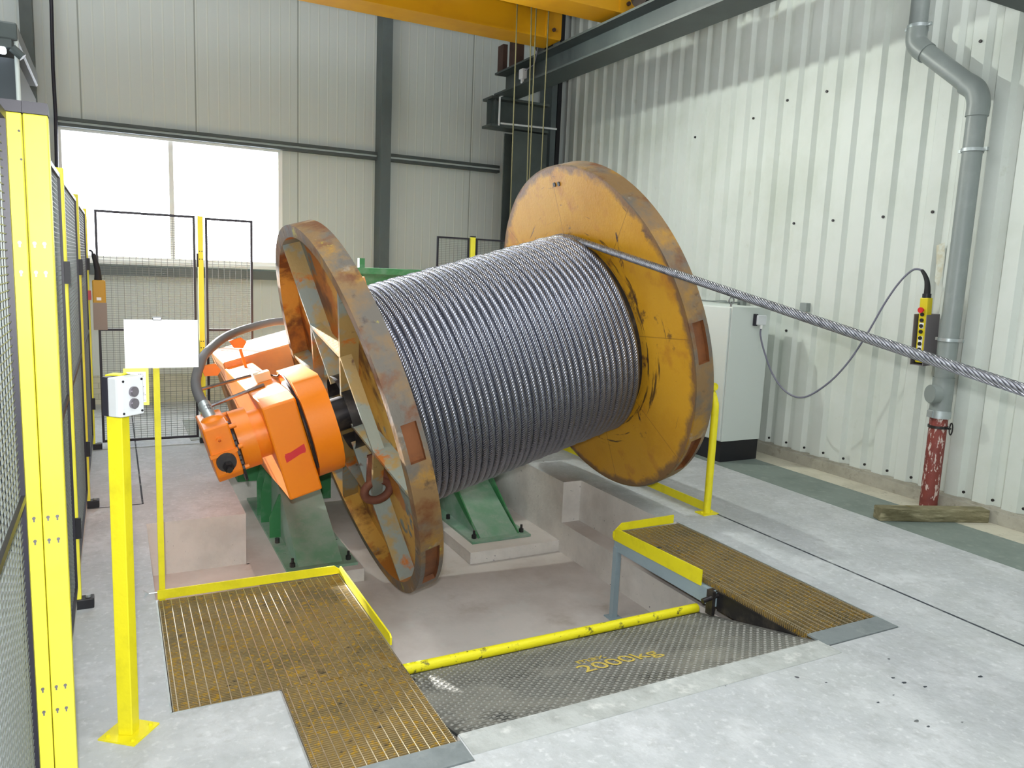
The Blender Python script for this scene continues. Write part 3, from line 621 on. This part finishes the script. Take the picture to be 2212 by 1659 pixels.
# ------------------------------------------------------------------ tilting cradle (orange), reel frame coordinates
cr = thing('tilting_cradle', 'orange tilting machine cradle gripping the reel, with hose and motor', 'machine', OR, TILT)
build('arm', MB().prism([(-.27, -.35), (-.27, .25), (-.10, .275), (1.95, .275), (1.95, -.45), (.72, -.42), (.0, -.36)], 0, -.49, -.285), ORANGE, cr, bevel=.012)
g = MB(); g.prism([(1.35, -.45), (1.35, .32), (2.2, .32), (2.3, .2), (2.3, -.45)], 0, -.49, 2.45); build('cross_beam', g, ORCR, cr, bevel=.01)
build('beam_lug', MB().box(.60, .77, 1.36, 1.46, .29, .68), ORCR, cr)
g = MB()
pr = [(1.32, .37), (-.18, .335), (-.25, .30), (-.32, .22), (-.355, .1), (-.365, 0), (-.35, -.1), (-.29, -.21), (-.2, -.285), (-.08, -.33), (.1, -.33), (.3, -.25), (1.32, -.3)]
pr = [(.30, .335)] + pr[1:-1]
g.prism(pr, 0, -.27, -.105); build('drive_housing', g, ORANGE, cr, smooth=35)
g = MB(); g.cyl((-.11, 0, 0), (.10, 0, 0), .11, n=32).cyl((-.285, 0, 0), (-.26, 0, 0), .31, n=40); build('pintle', g, DARKST, cr, smooth=40)
g = MB(); g.cyl((-.665, -.06, .06), (-.565, -.06, .06), .185, n=40).cyl((-.565, -.06, .06), (-.49, -.06, .06), .15, n=40); build('bearing_cap', g, ORANGE, cr, smooth=40)
gb = build('gearbox', MB().prism([(-.29, -.06), (-.29, .235), (-.10, .25), (.10, .25), (.10, -.10), (-.25, -.10)], 0, -.835, -.69), ORANGE, cr, bevel=.01)
g = MB()
for (bb, uu_) in ((-.25, .20), (-.25, -.06), (-.25, .07), (.02, .22)): build('tie_bar', MB().cyl((-.70, bb, uu_), (-.65, bb, uu_), .014, n=10), ORANGE, gb, smooth=40)
build('flange_lip', MB().box(-.84, -.685, -.305, -.285, .06, .08), ORANGE, gb)
g = MB(); g.cyl((-.765, -.29, .02), (-.765, -.315, .02), .055, n=32).cyl((-.765, -.315, .0), (-.765, -.345, -.01), .03, n=6).cyl((-.765, -.345, -.012), (-.765, -.37, -.015), .016, n=20)
build('shaft_end', g, DARKST, gb, smooth=30)
g = MB(); g.lathe([(0, .016), (.025, .016), (.025, .009), (0, .009)], (-.765, -.29, .155), (0, -1, 0), 20); build('drain_boss', g, ORANGE, gb, smooth=40)
build('motor_cap', MB().lathe([(0, .085), (.03, .075), (.05, .05), (.055, 0.001)], (-.757, -.11, .21), (0, .1, 1), 32), ORANGE, gb, smooth=50)
g = MB()
for k in range(7): g.cyl((-.690, -.18 + 0 * k, -.06 + .03 * k), (-.676, -.18, -.06 + .03 * k), .10 - .002 * k, n=16)
build('coupling', g, BLACK, gb)
build('red_sticker', MB().add([(-.445, -.2725, -.115), (-.315, -.2725, -.08), (-.315, -.2725, -.035), (-.445, -.2725, -.07)], [(0, 1, 2, 3)]).box(-.44, -.32, -.2722, -.2718, -.09, -.06), REDT, cr)
hp = [(-.758, -.08, .231), (-.763, 0, .30), (-.776, .10, .361), (-.76, .25, .429), (-.682, .5, .50), (-.609, .75, .516), (-.425, 1.1, .54), (-.169, 1.45, .514), (.095, 1.7, .46), (.3, 1.8, .33)]
def spline(P, n=8):
    P = [Vector(p) for p in P]; out = []
    for i in range(len(P) - 1):
        a, b_, c_, d_ = P[max(i - 1, 0)], P[i], P[i + 1], P[min(i + 2, len(P) - 1)]
        for k in range(n):
            t = k / n; out.append(.5 * ((2 * b_) + (c_ - a) * t + (2 * a - 5 * b_ + 4 * c_ - d_) * t * t + (3 * b_ - a - 3 * c_ + d_) * t ** 3))
    out.append(P[-1]); return out
build('hose', MB().tube(spline(hp, 10), [.030 + .0012 * ((i // 1) % 2) for i in range(len(spline(hp, 10)))], 14), HOSE, cr, smooth=60)
build('hose_ferrule', MB().cyl((-.757, -.09, .22), (-.768, .03, .318), .036, n=20), GALV, cr, smooth=40)
build('hose_bracket', MB().prism([(-.69, .40), (-.61, .38), (-.58, .41), (-.60, .46), (-.69, .47)], 1, .50, .53), ORANGE, cr); build('hose_bracket', MB().prism([(-.40, .44), (-.34, .42), (-.30, .46), (-.33, .50), (-.42, .50)], 1, 1.12, 1.15).box(-.37, -.35, 1.125, 1.145, .276, .42), ORANGE, cr)
build('rod', MB().tube([(-.74, .30, .36), (-.42, .42, .33)], .011, 8), STEEL, cr, smooth=40); build('rod', MB().tube([(-.80, .12, .27), (-.38, .22, .285)], .012, 8), STEEL, cr, smooth=40)
jb = build('junction_box', MB().box(-.40, -.30, .38, .46, .275, .335), CREAM, cr, bevel=.004)
build('thin_cable', MB().tube(spline([(-.30, .40, .30), (-.27, .3, .30), (-.277, .1, .345), (-.277, -.1, .32), (-.277, -.28, .2), (-.277, -.33, .0), (-.277, -.3, -.2)], 8), .006, 6), BLACK, cr, smooth=50)
# right-hand arm, behind the reel
build('arm', MB().prism([(-.30, -.32), (-.30, .27), (1.95, .275), (1.95, -.45), (.3, -.36)], 0, 2.22, 2.42), ORANGE, cr, bevel=.012)
build('pintle', MB().cyl((1.95, 0, 0), (2.22, 0, 0), .11, n=32), DARKST, cr, smooth=40)

# ------------------------------------------------------------------ green machine base
gm = thing('machine_base', 'green steel machine base with sloping feet bolted into the pit', 'machine base', (0, 0, 0))
build('top_beam', MB().box(1.55, 3.4, 6.95, 7.25, 1.30, 1.62).box(1.50, 3.44, 6.90, 7.30, 1.62, 1.675).box(2.0, 2.05, 6.92, 6.98, 1.675, 1.76), DGREEN, gm)
def foot(x0, x1, y0, bx0, bx1, pz=-.505, gus=True):
    fo = build('foot', MB().prism([(y0, pz + .02), (y0 + 1.75, .42), (y0 + 1.95, .42), (y0 + 1.95, pz + .02)], 0, x0, x1), GREEN, gm)
    build('base_plate', MB().box(bx0, bx1, y0 - .06, y0 + 1.95, pz, pz + .02), GREEN, fo)
    for bx in (bx0 + .05, bx1 - .05): build('anchor_bolt', MB().cyl((bx, y0 + .02, pz + .02), (bx, y0 + .02, pz + .05), .02, n=6).cyl((bx, y0 + .02, pz + .05), (bx, y0 + .02, pz + .085), .01, n=10), DARKST, fo)
    build('anchor_bolt', MB().cyl((bx0 + .04, y0 + .55, pz + .02), (bx0 + .04, y0 + .55, pz + .06), .018, n=6), DARKST, fo)
    if gus:
        for yy in (.68, 1.08, 1.28):
            zt = pz + .02 + (yy) * (.42 - pz - .02) / 1.75
            g = MB(); g.prism([(bx0 + .005, pz + .02), (x0, pz + .02), (x0, zt), (x0 - .012, zt), (bx0 + .005, pz + .02 + (zt - pz) * .45)], 1, y0 + yy, y0 + yy + .012); build('gusset', g, DGREEN, fo)
    return fo
foot(1.13, 1.45, 5.37, 1.04, 1.55)
fo = foot(2.62, 2.96, 5.45, 2.52, 3.06, gus=False)
for xx in (2.605, 2.975): build('side_cheek', MB().prism([(5.45, -.485), (5.9, -.20), (6.6, .35), (6.5, -.0), (5.75, -.36)], 0, xx - .006, xx + .006), DGREEN, fo)
build('upright', MB().box(1.56, 1.76, 6.95, 7.15, -.485, 1.30), DGREEN, gm)
build('upright', MB().box(3.0, 3.2, 6.95, 7.15, -.485, 1.30), DGREEN, gm)
build('pivot_beam', MB().box(.9, 3.1, 6.75, 6.95, -.2, .05), DGREEN, gm)

# ------------------------------------------------------------------ yellow hand rail
hr = thing('handrail', 'yellow tubular handrail with kick plate behind the right flange', 'handrail', (3.82, 4.13, 0))
g = MB(); tr_pts = [(0, 0, 0), (0, 0, .4), (0, 0, .76), (0, .012, .83), (0, .05, .895), (0, .11, .93), (0, .20, .94), (0, 2.5, .94)]
g.tube(spline(tr_pts, 4), .027, 16); build('rail_tube', g, SAFEY, hr, smooth=50)
build('rail_post', MB().tube([(0, 2.45, 0), (0, 2.45, .94)], .027, 16), SAFEY, hr, smooth=50)
build('kick_plate', MB().box(-.004, .004, .03, 2.42, .012, .075), SAFEY, hr)
build('foot_plate', MB().box(-.07, .07, -.05, .05, 0, .008).cyl((-.045, 0, .008), (-.045, 0, .02), .01, n=6).cyl((.045, 0, .008), (.045, 0, .02), .01, n=6), SAFEY, hr)
build('foot_plate', MB().box(-.07, .07, 2.40, 2.50, 0, .008), SAFEY, hr)

# ------------------------------------------------------------------ electrical cabinet
cb = thing('electrical_cabinet', 'pale grey electrical cabinet on a black plinth against the corrugated wall', 'cabinet', (4.995, 5.295, 0))
build('body', MB().box(.012, .49, 0, 1.3, .2, 1.46), CABG, cb, bevel=.004)
build('plinth', MB().box(.02, .48, .01, 1.29, 0, .2), BLACK, cb)
build('door', MB().box(-.008, .010, .012, .64, .21, 1.45), CABG, cb, bevel=.004)
build('door', MB().box(-.008, .010, .655, 1.29, .21, 1.45), CABG, cb, bevel=.004)
pts_ = [(.03 + .03 * math.cos(2 * PI * i / 24), .04, 1.515 + .03 * math.sin(2 * PI * i / 24)) for i in range(24)]
build('lifting_eye', MB().tube(pts_, .006, 8, closed=True).cyl((.03, .04, 1.46), (.03, .04, 1.487), .009, n=10), STEEL, cb, smooth=50)
so = build('socket', MB().box(.29, .40, -.05, 0, 1.30, 1.39), LGREY, cb, bevel=.008)
build('socket_band', MB().box(.275, .31, -.03, .002, 1.29, 1.40), BLK2, so, bevel=.004)
build('cable_gland', MB().cyl((.355, -.03, 1.30), (.355, -.03, 1.265), .014, n=12), WHITE, so, smooth=40)
for (yy, lbl) in ((5.95, 'small grey wall box above the cabinet, next to the reel flange'), (5.13, 'small grey wall box right above the cabinet corner under the rope')):
    o = build('wall_box', MB().box(5.72, 5.775, yy - .04, yy + .04, 1.44, 1.52), PIPEG, bevel=.005); tag(o, lbl, 'wall box')
o = build('thin_conduit', MB().cyl((5.6, 5.95, 1.475), (5.6, 6.6, 1.475), .008, n=8).box(5.60, 5.775, 6.2, 6.22, 1.466, 1.484).box(5.60, 5.73, 5.95, 5.97, 1.466, 1.484), PIPEG); tag(o, 'thin grey rod on the wall above the cabinet beside the reel', 'conduit')

# ------------------------------------------------------------------ pendant on the right wall
pd = thing('pendant_controller', 'yellow crane pendant with red stop button and cord, hung on the corrugated wall', 'pendant control', (5.66, 3.87, 1.10), (0, -.05, 0))
build('holder', MB().box(-.055, .10, .03, .036, .0, .40).box(-.055, .10, -.075, -.069, .0, .40).box(.09, .096, -.07, .03, -.0, .40).box(-.05, .09, -.07, .03, .0, .006), mat('brushed_holder', (128, 122, 126), .5, .4), pd)
bd = build('pendant_body', MB().box(-.035, .03, -.055, .012, .02, .53), PENDY, pd, bevel=.008)
for k, z in enumerate((.40, .355, .31, .265, .215, .17, .125)): build('button', MB().cyl((-.035, -.022, z), (-.044, -.022, z), .015, n=16), BLACK, bd, smooth=40)
build('label_strip', MB().box(-.0365, -.0355, -.04, -.004, .29, .335).box(-.0365, -.0355, -.04, -.004, .10, .23), WHITE, bd)
build('stop_button', MB().cyl((-.035, -.022, .435), (-.055, -.022, .435), .012, n=12).cyl((-.055, -.022, .435), (-.068, -.022, .435), .022, n=20), REDP, bd, smooth=40, label='red emergency stop button')
build('strain_relief', MB().tube(spline([(-.0, -.02, .53), (.0, -.02, .60), (.0, -.01, .66), (.0, .015, .71), (.0, .04, .74)], 4), [.026 - .0009 * i for i in range(17)], 12), RUBBER, pd, smooth=50)
build('pendant_collar', MB().cyl((0, -.02, .525), (0, -.02, .56), .032, n=16), BLACK, pd)
def tl(p): return pd.matrix_basis.inverted() @ Vector(p)
pd_m = Matrix.Translation((5.66, 3.87, 1.10)) @ Matrix.Rotation(-.05, 4, 'Y')
cp = [(5.62, 3.91, 1.84), (5.60, 3.97, 1.84), (5.58, 4.06, 1.74), (5.56, 4.16, 1.56), (5.53, 4.27, 1.30), (5.50, 4.40, 1.05), (5.46, 4.55, .85), (5.42, 4.75, .70), (5.38, 4.92, .72), (5.36, 5.08, .86), (5.35, 5.2, 1.06), (5.35, 5.262, 1.20), (5.35, 5.265, 1.262)]
build('pendant_cord', MB().tube(spline([pd_m.inverted() @ Vector(p) for p in cp], 6), .008, 8), CORD, pd, smooth=50)

# ------------------------------------------------------------------ downpipe
dp = thing('downpipe', 'grey plastic downpipe with two elbows on the corrugated wall, red lower end', 'pipe', (5.65, 3.64, 0))
g = MB(); r0 = .068
g.tube([(0, 0, .79), (0, 0, 3.05)], r0, 28); build('lower_pipe', g, PIPEG, dp, smooth=50)
build('elbow', MB().tube(spline([(0, 0, 2.96), (0, 0, 3.06), (0, .035, 3.15), (0, .11, 3.21)], 6), r0 + .009, 28), PIPEG, dp, smooth=50)
build('diagonal_pipe', MB().tube([(0, .09, 3.20), (0, .50, 3.535)], r0, 28), PIPEG, dp, smooth=50)
build('elbow', MB().tube(spline([(0, .46, 3.50), (0, .53, 3.56), (0, .565, 3.62), (0, .565, 3.72)], 6), r0 + .009, 28), PIPEG, dp, smooth=50)
build('upper_pipe', MB().tube([(0, .565, 3.70), (0, .565, 6.55)], r0, 28), PIPEG, dp, smooth=50)
for (yy, z) in ((0, 1.32), (0, 2.72), (.565, 3.72), ):
    g = MB(); g.lathe([(z - .012, r0 + .003), (z - .012, r0 + .01), (z + .012, r0 + .01), (z + .012, r0 + .003)], (0, yy, 0), (0, 0, 1), 32)
    g.box(-.01, .012, yy - r0 - .045, yy - r0 - .005, z - .012, z + .012).box(-.01, .012, yy + r0 + .005, yy + r0 + .035, z - .012, z + .012).box(r0, .125, yy - .01, yy + .01, z - .01, z + .01)
    build('pipe_clamp', g, GALV, dp, smooth=40)
build('access_cap', MB().cyl((-.05, .0, .90), (-.105, .025, .90), .072, n=28).cyl((-.105, .025, .90), (-.11, .027, .90), .068, n=28), PIPEG, dp, smooth=40)
build('branch_body', MB().tube([(0, 0, .76), (0, 0, 1.03)], r0 + .008, 28), PIPEG, dp, smooth=50)
rp_ = build('red_pipe', MB().tube([(0, 0, .004), (0, 0, .76)], .064, 28), PIPER, dp, smooth=50, label='red pipe splashed with white plaster')
g = MB(); g.lathe([(.715, .066), (.715, .080), (.775, .080), (.775, .066)], (0, 0, 0), (0, 0, 1), 32).box(-.09, -.075, .0, .045, .72, .77); build('coupling_clamp', g, GALV, dp, smooth=40)
g = MB(); g.lathe([(.635, .065), (.635, .072), (.655, .072), (.655, .065)], (0, 0, 0), (0, 0, 1), 32)
pts_ = [(-.0, -.105 + .012 * math.cos(2 * PI * i / 16), .645 + .045 * math.sin(2 * PI * i / 16)) for i in range(16)]
g.tube(pts_, .005, 6, closed=True).box(-.01, .01, -.10, -.07, .638, .652); build('hose_clamp', g, DARKST, dp, smooth=40)
# timber at the pipe foot
d_ = Vector((5.70 - 4.93, 3.20 - 3.53, 0)); ang = math.atan2(d_.y, d_.x)
tb = build('timber_beam', MB().box(0, d_.length + .0, 0, .10, .003, .10), WOOD, bevel=.006); tb.location = (4.925, 3.52, 0); tb.rotation_euler = (0, 0, ang)
tag(tb, 'weathered timber beam lying on the floor at the foot of the red pipe', 'timber')

# ------------------------------------------------------------------ safety fence, left
FX = -.205
SF = thing('safety_fence', 'long yellow and black mesh safety fence along the left walkway', 'fence', (FX, 2.37, 0))
def inf(o, parent): o.parent = parent; o.matrix_parent_inverse = Matrix.Translation(-Vector(parent.location)); return o
def fpart(name, mb, m, fence, off=None, **k):
    """part of a fence given in world coordinates"""
    L0 = fence.location; mb.v = [(v[0] - L0.x, v[1] - L0.y, v[2] - L0.z) for v in mb.v]; return build(name, mb, m, fence, **k)
def sub(name, mb, m, part, fence, **k):
    L0 = fence.location; mb.v = [(v[0] - L0.x, v[1] - L0.y, v[2] - L0.z) for v in mb.v]; return build(name, mb, m, part, **k)
def panel(fence, axis, a0, a1, z0, z1, other, mx=.05, mz=.02, fw_=.02, t=.0016, kick=False):
    def bx(mb, u0, u1, v0, v1, d):
        if axis == 'y': mb.box(other - d, other + d, u0, u1, v0, v1)
        else: mb.box(u0, u1, other - d, other + d, v0, v1)
    g = MB(); bx(g, a0, a0 + fw_, z0, z1, .011); bx(g, a1 - fw_, a1, z0, z1, .011); bx(g, a0 + fw_, a1 - fw_, z0, z0 + fw_, .011); bx(g, a0 + fw_, a1 - fw_, z1 - fw_, z1, .011)
    bx(g, a0 + fw_, a1 - fw_, 1.04, 1.06, .011)
    fr_ = fpart('mesh_panel', g, BLK2, fence)
    g = MB(); u = a0 + fw_ + mx * .8
    while u < a1 - fw_ - .01: bx(g, u - t, u + t, z0 + fw_, z1 - fw_, t); u += mx
    v = z0 + fw_ + mz
    while v < z1 - fw_: bx(g, a0 + fw_, a1 - fw_, v - t * .8, v + t * .8, t * .8); v += mz
    sub('wire_mesh', g, WIRE, fr_, fence)
    if kick: g = MB(); bx(g, a0, a1, .02, .12, .003); sub('kick_strip', g, CABG, fr_, fence)
    return fr_
bx_ = -.193
for k, (x0_, x1_) in enumerate(((-.056, -.0012), (.0012, .056))):
    ph = fpart('fence_post', MB().box(bx_ + x0_, bx_ + x1_, 2.37, 2.42, 0, 2.045), POSTY, SF, bevel=.003)
    sub('post_cap', MB().box(bx_ + x0_ - .0008, bx_ + x1_ + .0008, 2.369, 2.422, 2.046, 2.075), BLK2, ph, SF)
    for z in (1.72, 1.645, .98, .915, .48, .41):
        for xx in ((-.042, -.019), (.014, .036))[k]:
            sub('keyhole_screw', MB().cyl((bx_ + xx, 2.37, z), (bx_ + xx, 2.367, z), .0044, n=12).box(bx_ + xx - .002, bx_ + xx + .002, 2.368, 2.37, z - .011, z - .004), BTN, ph, SF)
for (xx, z) in ((-.008, 2.0), (-.006, 1.93)): sub('post_screw', MB().cyl((bx_ + xx, 2.37, z), (bx_ + xx, 2.367, z), .003, n=10), DARKST, ph, SF)
def fpost(fence, x, y, zt=2.07, base=.05):
    p = fpart('fence_post', MB().box(x - .022, x + .022, y - .025, y + .025, base, zt), POSTY, fence, bevel=.003); return p
for yy in (4.05, 5.73, 7.49):
    p = fpost(SF, FX, yy)
    for z in (1.56, .36): sub('hinge_block', MB().box(FX, FX + .034, yy - .040, yy - .026, z, z + .10), BLACK, p, SF)
    sub('foot_bracket', MB().box(FX - .03, FX + .075, yy - .03, yy + .03, 0, .05), BLACK, p, SF, bevel=.004)
    sub('anchor_bolt', MB().cyl((FX + .05, yy, .05), (FX + .05, yy, .062), .012, n=8), GALV, p, SF)
panel(SF, 'y', .35, 2.34, .12, 2.04, FX - .03, kick=True)
for a0, a1 in ((2.44, 4.0), (4.08, 5.68), (5.78, 7.44)): panel(SF, 'y', a0, a1, .12, 2.04, FX, kick=True)
# gate line
GT = thing('fence_gate', 'black mesh gate leaf between the left fence and the far yellow post', 'gate', (-.165, 7.5, 0))
panel(GT, 'x', -.128, .665, .05, 2.07, 7.52)
GF = thing('safety_fence', 'yellow post with black mesh panel in front of the bright window, beside the gate', 'fence', (.705, 7.5, 0))
panel(GF, 'x', .745, 1.155, .05, 2.06, 7.5)
p = fpost(GF, .705, 7.5)
sub('latch', MB().box(.671, .683, 7.47, 7.50, 1.62, 1.74), BLACK, p, GF); sub('foot_bracket', MB().box(.67, .74, 7.465, 7.53, 0, .05), BLACK, p, GF)
for z in (1.76, 1.69, .95, .89):
    for xx in (-.010, .010): sub('keyhole_screw', MB().cyl((.705 + xx, 7.475, z), (.705 + xx, 7.472, z), .005, n=8), DARKST, p, GF)
# far fence behind the reel
FF = thing('safety_fence', 'mesh safety fence with one yellow post behind the reel by the back wall', 'fence', (3.748, 8.3, 0))
panel(FF, 'x', 3.30, 3.705, .05, 2.06, 8.3); panel(FF, 'x', 3.79, 4.25, .05, 2.06, 8.3)
p = fpart('fence_post', MB().box(3.718, 3.778, 8.28, 8.32, 0, 2.07), POSTY, FF, bevel=.003); sub('post_cap', MB().box(3.718, 3.778, 8.28, 8.32, 2.071, 2.085), BLACK, p, FF)
# hatch plate
o = build('floor_hatch', MB().box(.60, .80, 7.6, 8.6, 0, .006), PIPEG); tag(o, 'grey floor plate behind the gate beside the far yellow post', 'hatch')
# pendant hanging on the gate
pg = thing('pendant_controller', 'orange-yellow hanging pendant with brown paper hung at the mesh gate', 'pendant control', (-.115, 7.42, 1.06))
build('pendant_body', MB().box(-.045, .055, -.035, .03, .22, .42), mat('pendant_orange', (196, 150, 40), .5), pg, bevel=.01)
build('hanging_sheet', MB().box(-.045, .06, -.04, -.036, 0, .23).box(-.045, -.04, -.036, .0, 0, .23), mat('brown_sheet', (150, 138, 128), .7), pg)
build('label', MB().box(-.015, .02, -.0375, -.0355, .25, .275), WHITE, pg)
build('strain_relief', MB().tube(spline([(.0, 0, .42), (0, 0, .5), (-.015, 0, .58), (-.03, 0, .64)], 4), [.03 - .0012 * i for i in range(13)], 12), RUBBER, pg, smooth=50)
build('pendant_cord', MB().tube(spline([(-.03, 0, .63), (-.04, 0, .66), (-.06, 0, .665)], 5), .008, 8), BLACK, pg, smooth=50)
o = build('barrier_tape', MB().box(-.26, -.17, 7.430, 7.434, 1.31, 1.39), REDP); tag(o, 'red warning band behind the hanging orange pendant', 'tape')

# ------------------------------------------------------------------ control post and sign
ct = thing('control_post', 'yellow floor post with grey two-button box and notice, left foreground', 'control post', (0, 2.86, 0))
a_ = math.radians(52); Mz = Matrix.Rotation(a_, 4, 'Z')
build('post', MB().box(-.026, .026, -.026, .026, .006, 1.305, M=Matrix.Rotation(math.radians(62), 4, 'Z')), SAFEY, ct, bevel=.003)
build('base_plate', MB().box(-.068, .072, -.072, .072, 0, .006, M=Mz), SAFEY, ct)
for (px_, py_) in ((-.045, .05), (.052, .05), (-.045, -.05), (.052, -.05)):
    q = Mz @ Vector((px_, py_, 0)); build('base_bolt', MB().cyl((q.x, q.y, .006), (q.x, q.y, .014), .007, n=6), SAFEY, ct)
ca = math.radians(-28)   # box faces down-right of the post, towards the camera
Mb = Matrix.Translation((0, -.02, 0)) @ Matrix.Rotation(math.radians(43), 4, 'Z')
def xf(mb): mb.v = [tuple(Mb @ Vector(v)) for v in mb.v]; return mb
box_o = build('switch_box', xf(MB().prism([(-.050, -.046), (-.047, -.058), (-.038, -.064), (.050, -.064), (.050, -.012), (-.050, -.012)], 2, 1.172, 1.302)), LGREY, ct, bevel=.004)
build('box_back', xf(MB().box(-.050, .050, -.0118, .014, 1.172, 1.302)), BLK2, box_o, bevel=.003)
for z in (1.253, 1.213): build('push_button', xf(MB().cyl((.004, -.064, z), (.004, -.072, z), .0175, n=28).cyl((.004, -.072, z), (.004, -.075, z), .013, n=28)), BTN, box_o, smooth=40)
for xx in (-.036, .040):
    for z in (1.184, 1.291): build('box_screw', xf(MB().cyl((xx, -.064, z), (xx, -.0665, z), .004, n=10)), BLACK, box_o)
nt_ = build('notice_plate', MB().box(.02, .098, .028, .031, 1.19, 1.318), mat('pale_yellow_plate', (236, 236, 90), .5), ct)
build('notice_paper', MB().box(.03, .089, .0265, .0278, 1.20, 1.306), WHITE, nt_)
g = MB(); random.seed(3)
for k, z in enumerate((1.298, 1.291, 1.284, 1.268, 1.255, 1.248, 1.232, 1.226, 1.207)):
    x = .066
    while x < .066 + random.uniform(.008, .020): w_ = random.uniform(.002, .0055); g.box(x, x + w_, .0258, .0264, z - .0014, z + .0014); x += w_ + .0014
build('notice_text', g, mat('faint_ink', (120, 120, 128), .7), nt_)
build('notice_red_mark', MB().box(.068, .074, .0256, .0264, 1.214, 1.220), REDP, nt_)

sg_ = thing('sign_stand', 'blank white board on a slim yellow post clamped to the grating edge', 'sign', (.170, 4.03, 0))
build('post', MB().box(-.013, .015, -.004, .02, -.02, 1.165), SAFEY, sg_)
build('board', MB().box(-.133, .190, -.012, -.004, 1.169, 1.40), BOARD, sg_)
build('clip', MB().box(-.01, .03, -.014, .014, 1.398, 1.412), STEEL, sg_, bevel=.003)
g = MB(); g.cyl((-.02, .0, .03), (-.06, 0, .03), .004, n=8).prism([(-.06, .03), (-.085, .052), (-.078, .035), (-.078, .025), (-.085, .008)], 1, -.003, .003)
build('wing_bolt', g, GALV, sg_)

# ------------------------------------------------------------------ machine with lamp behind the fence, far left
ml = thing('enclosed_machine', 'dark machine enclosure with a tube lamp on a white pole behind the fence', 'machine', (-.62, 5.0, 0))
build('housing', MB().box(-.6, .20, 0, 1.2, 0, 2.70), mat('smoked_housing', (58, 66, 72), .35), ml)
build('hood', MB().box(-.6, .215, -.06, 1.2, 2.78, 2.87), DGREY, ml, bevel=.01)
build('lamp_arm', MB().box(-.6, .19, -.09, -.03, 2.735, 2.775).cyl((.19, -.06, 2.74), (.235, -.06, 2.70), .022, n=14), DGREY, ml)
build('lamp_tube', MB().box(-.55, .165, -.10, -.06, 2.70, 2.735), LAMPE, ml, bevel=.01)
build('pole', MB().tube([(.205, -.03, 0), (.205, -.03, 2.86)], .011, 10), CABG, ml, smooth=50)
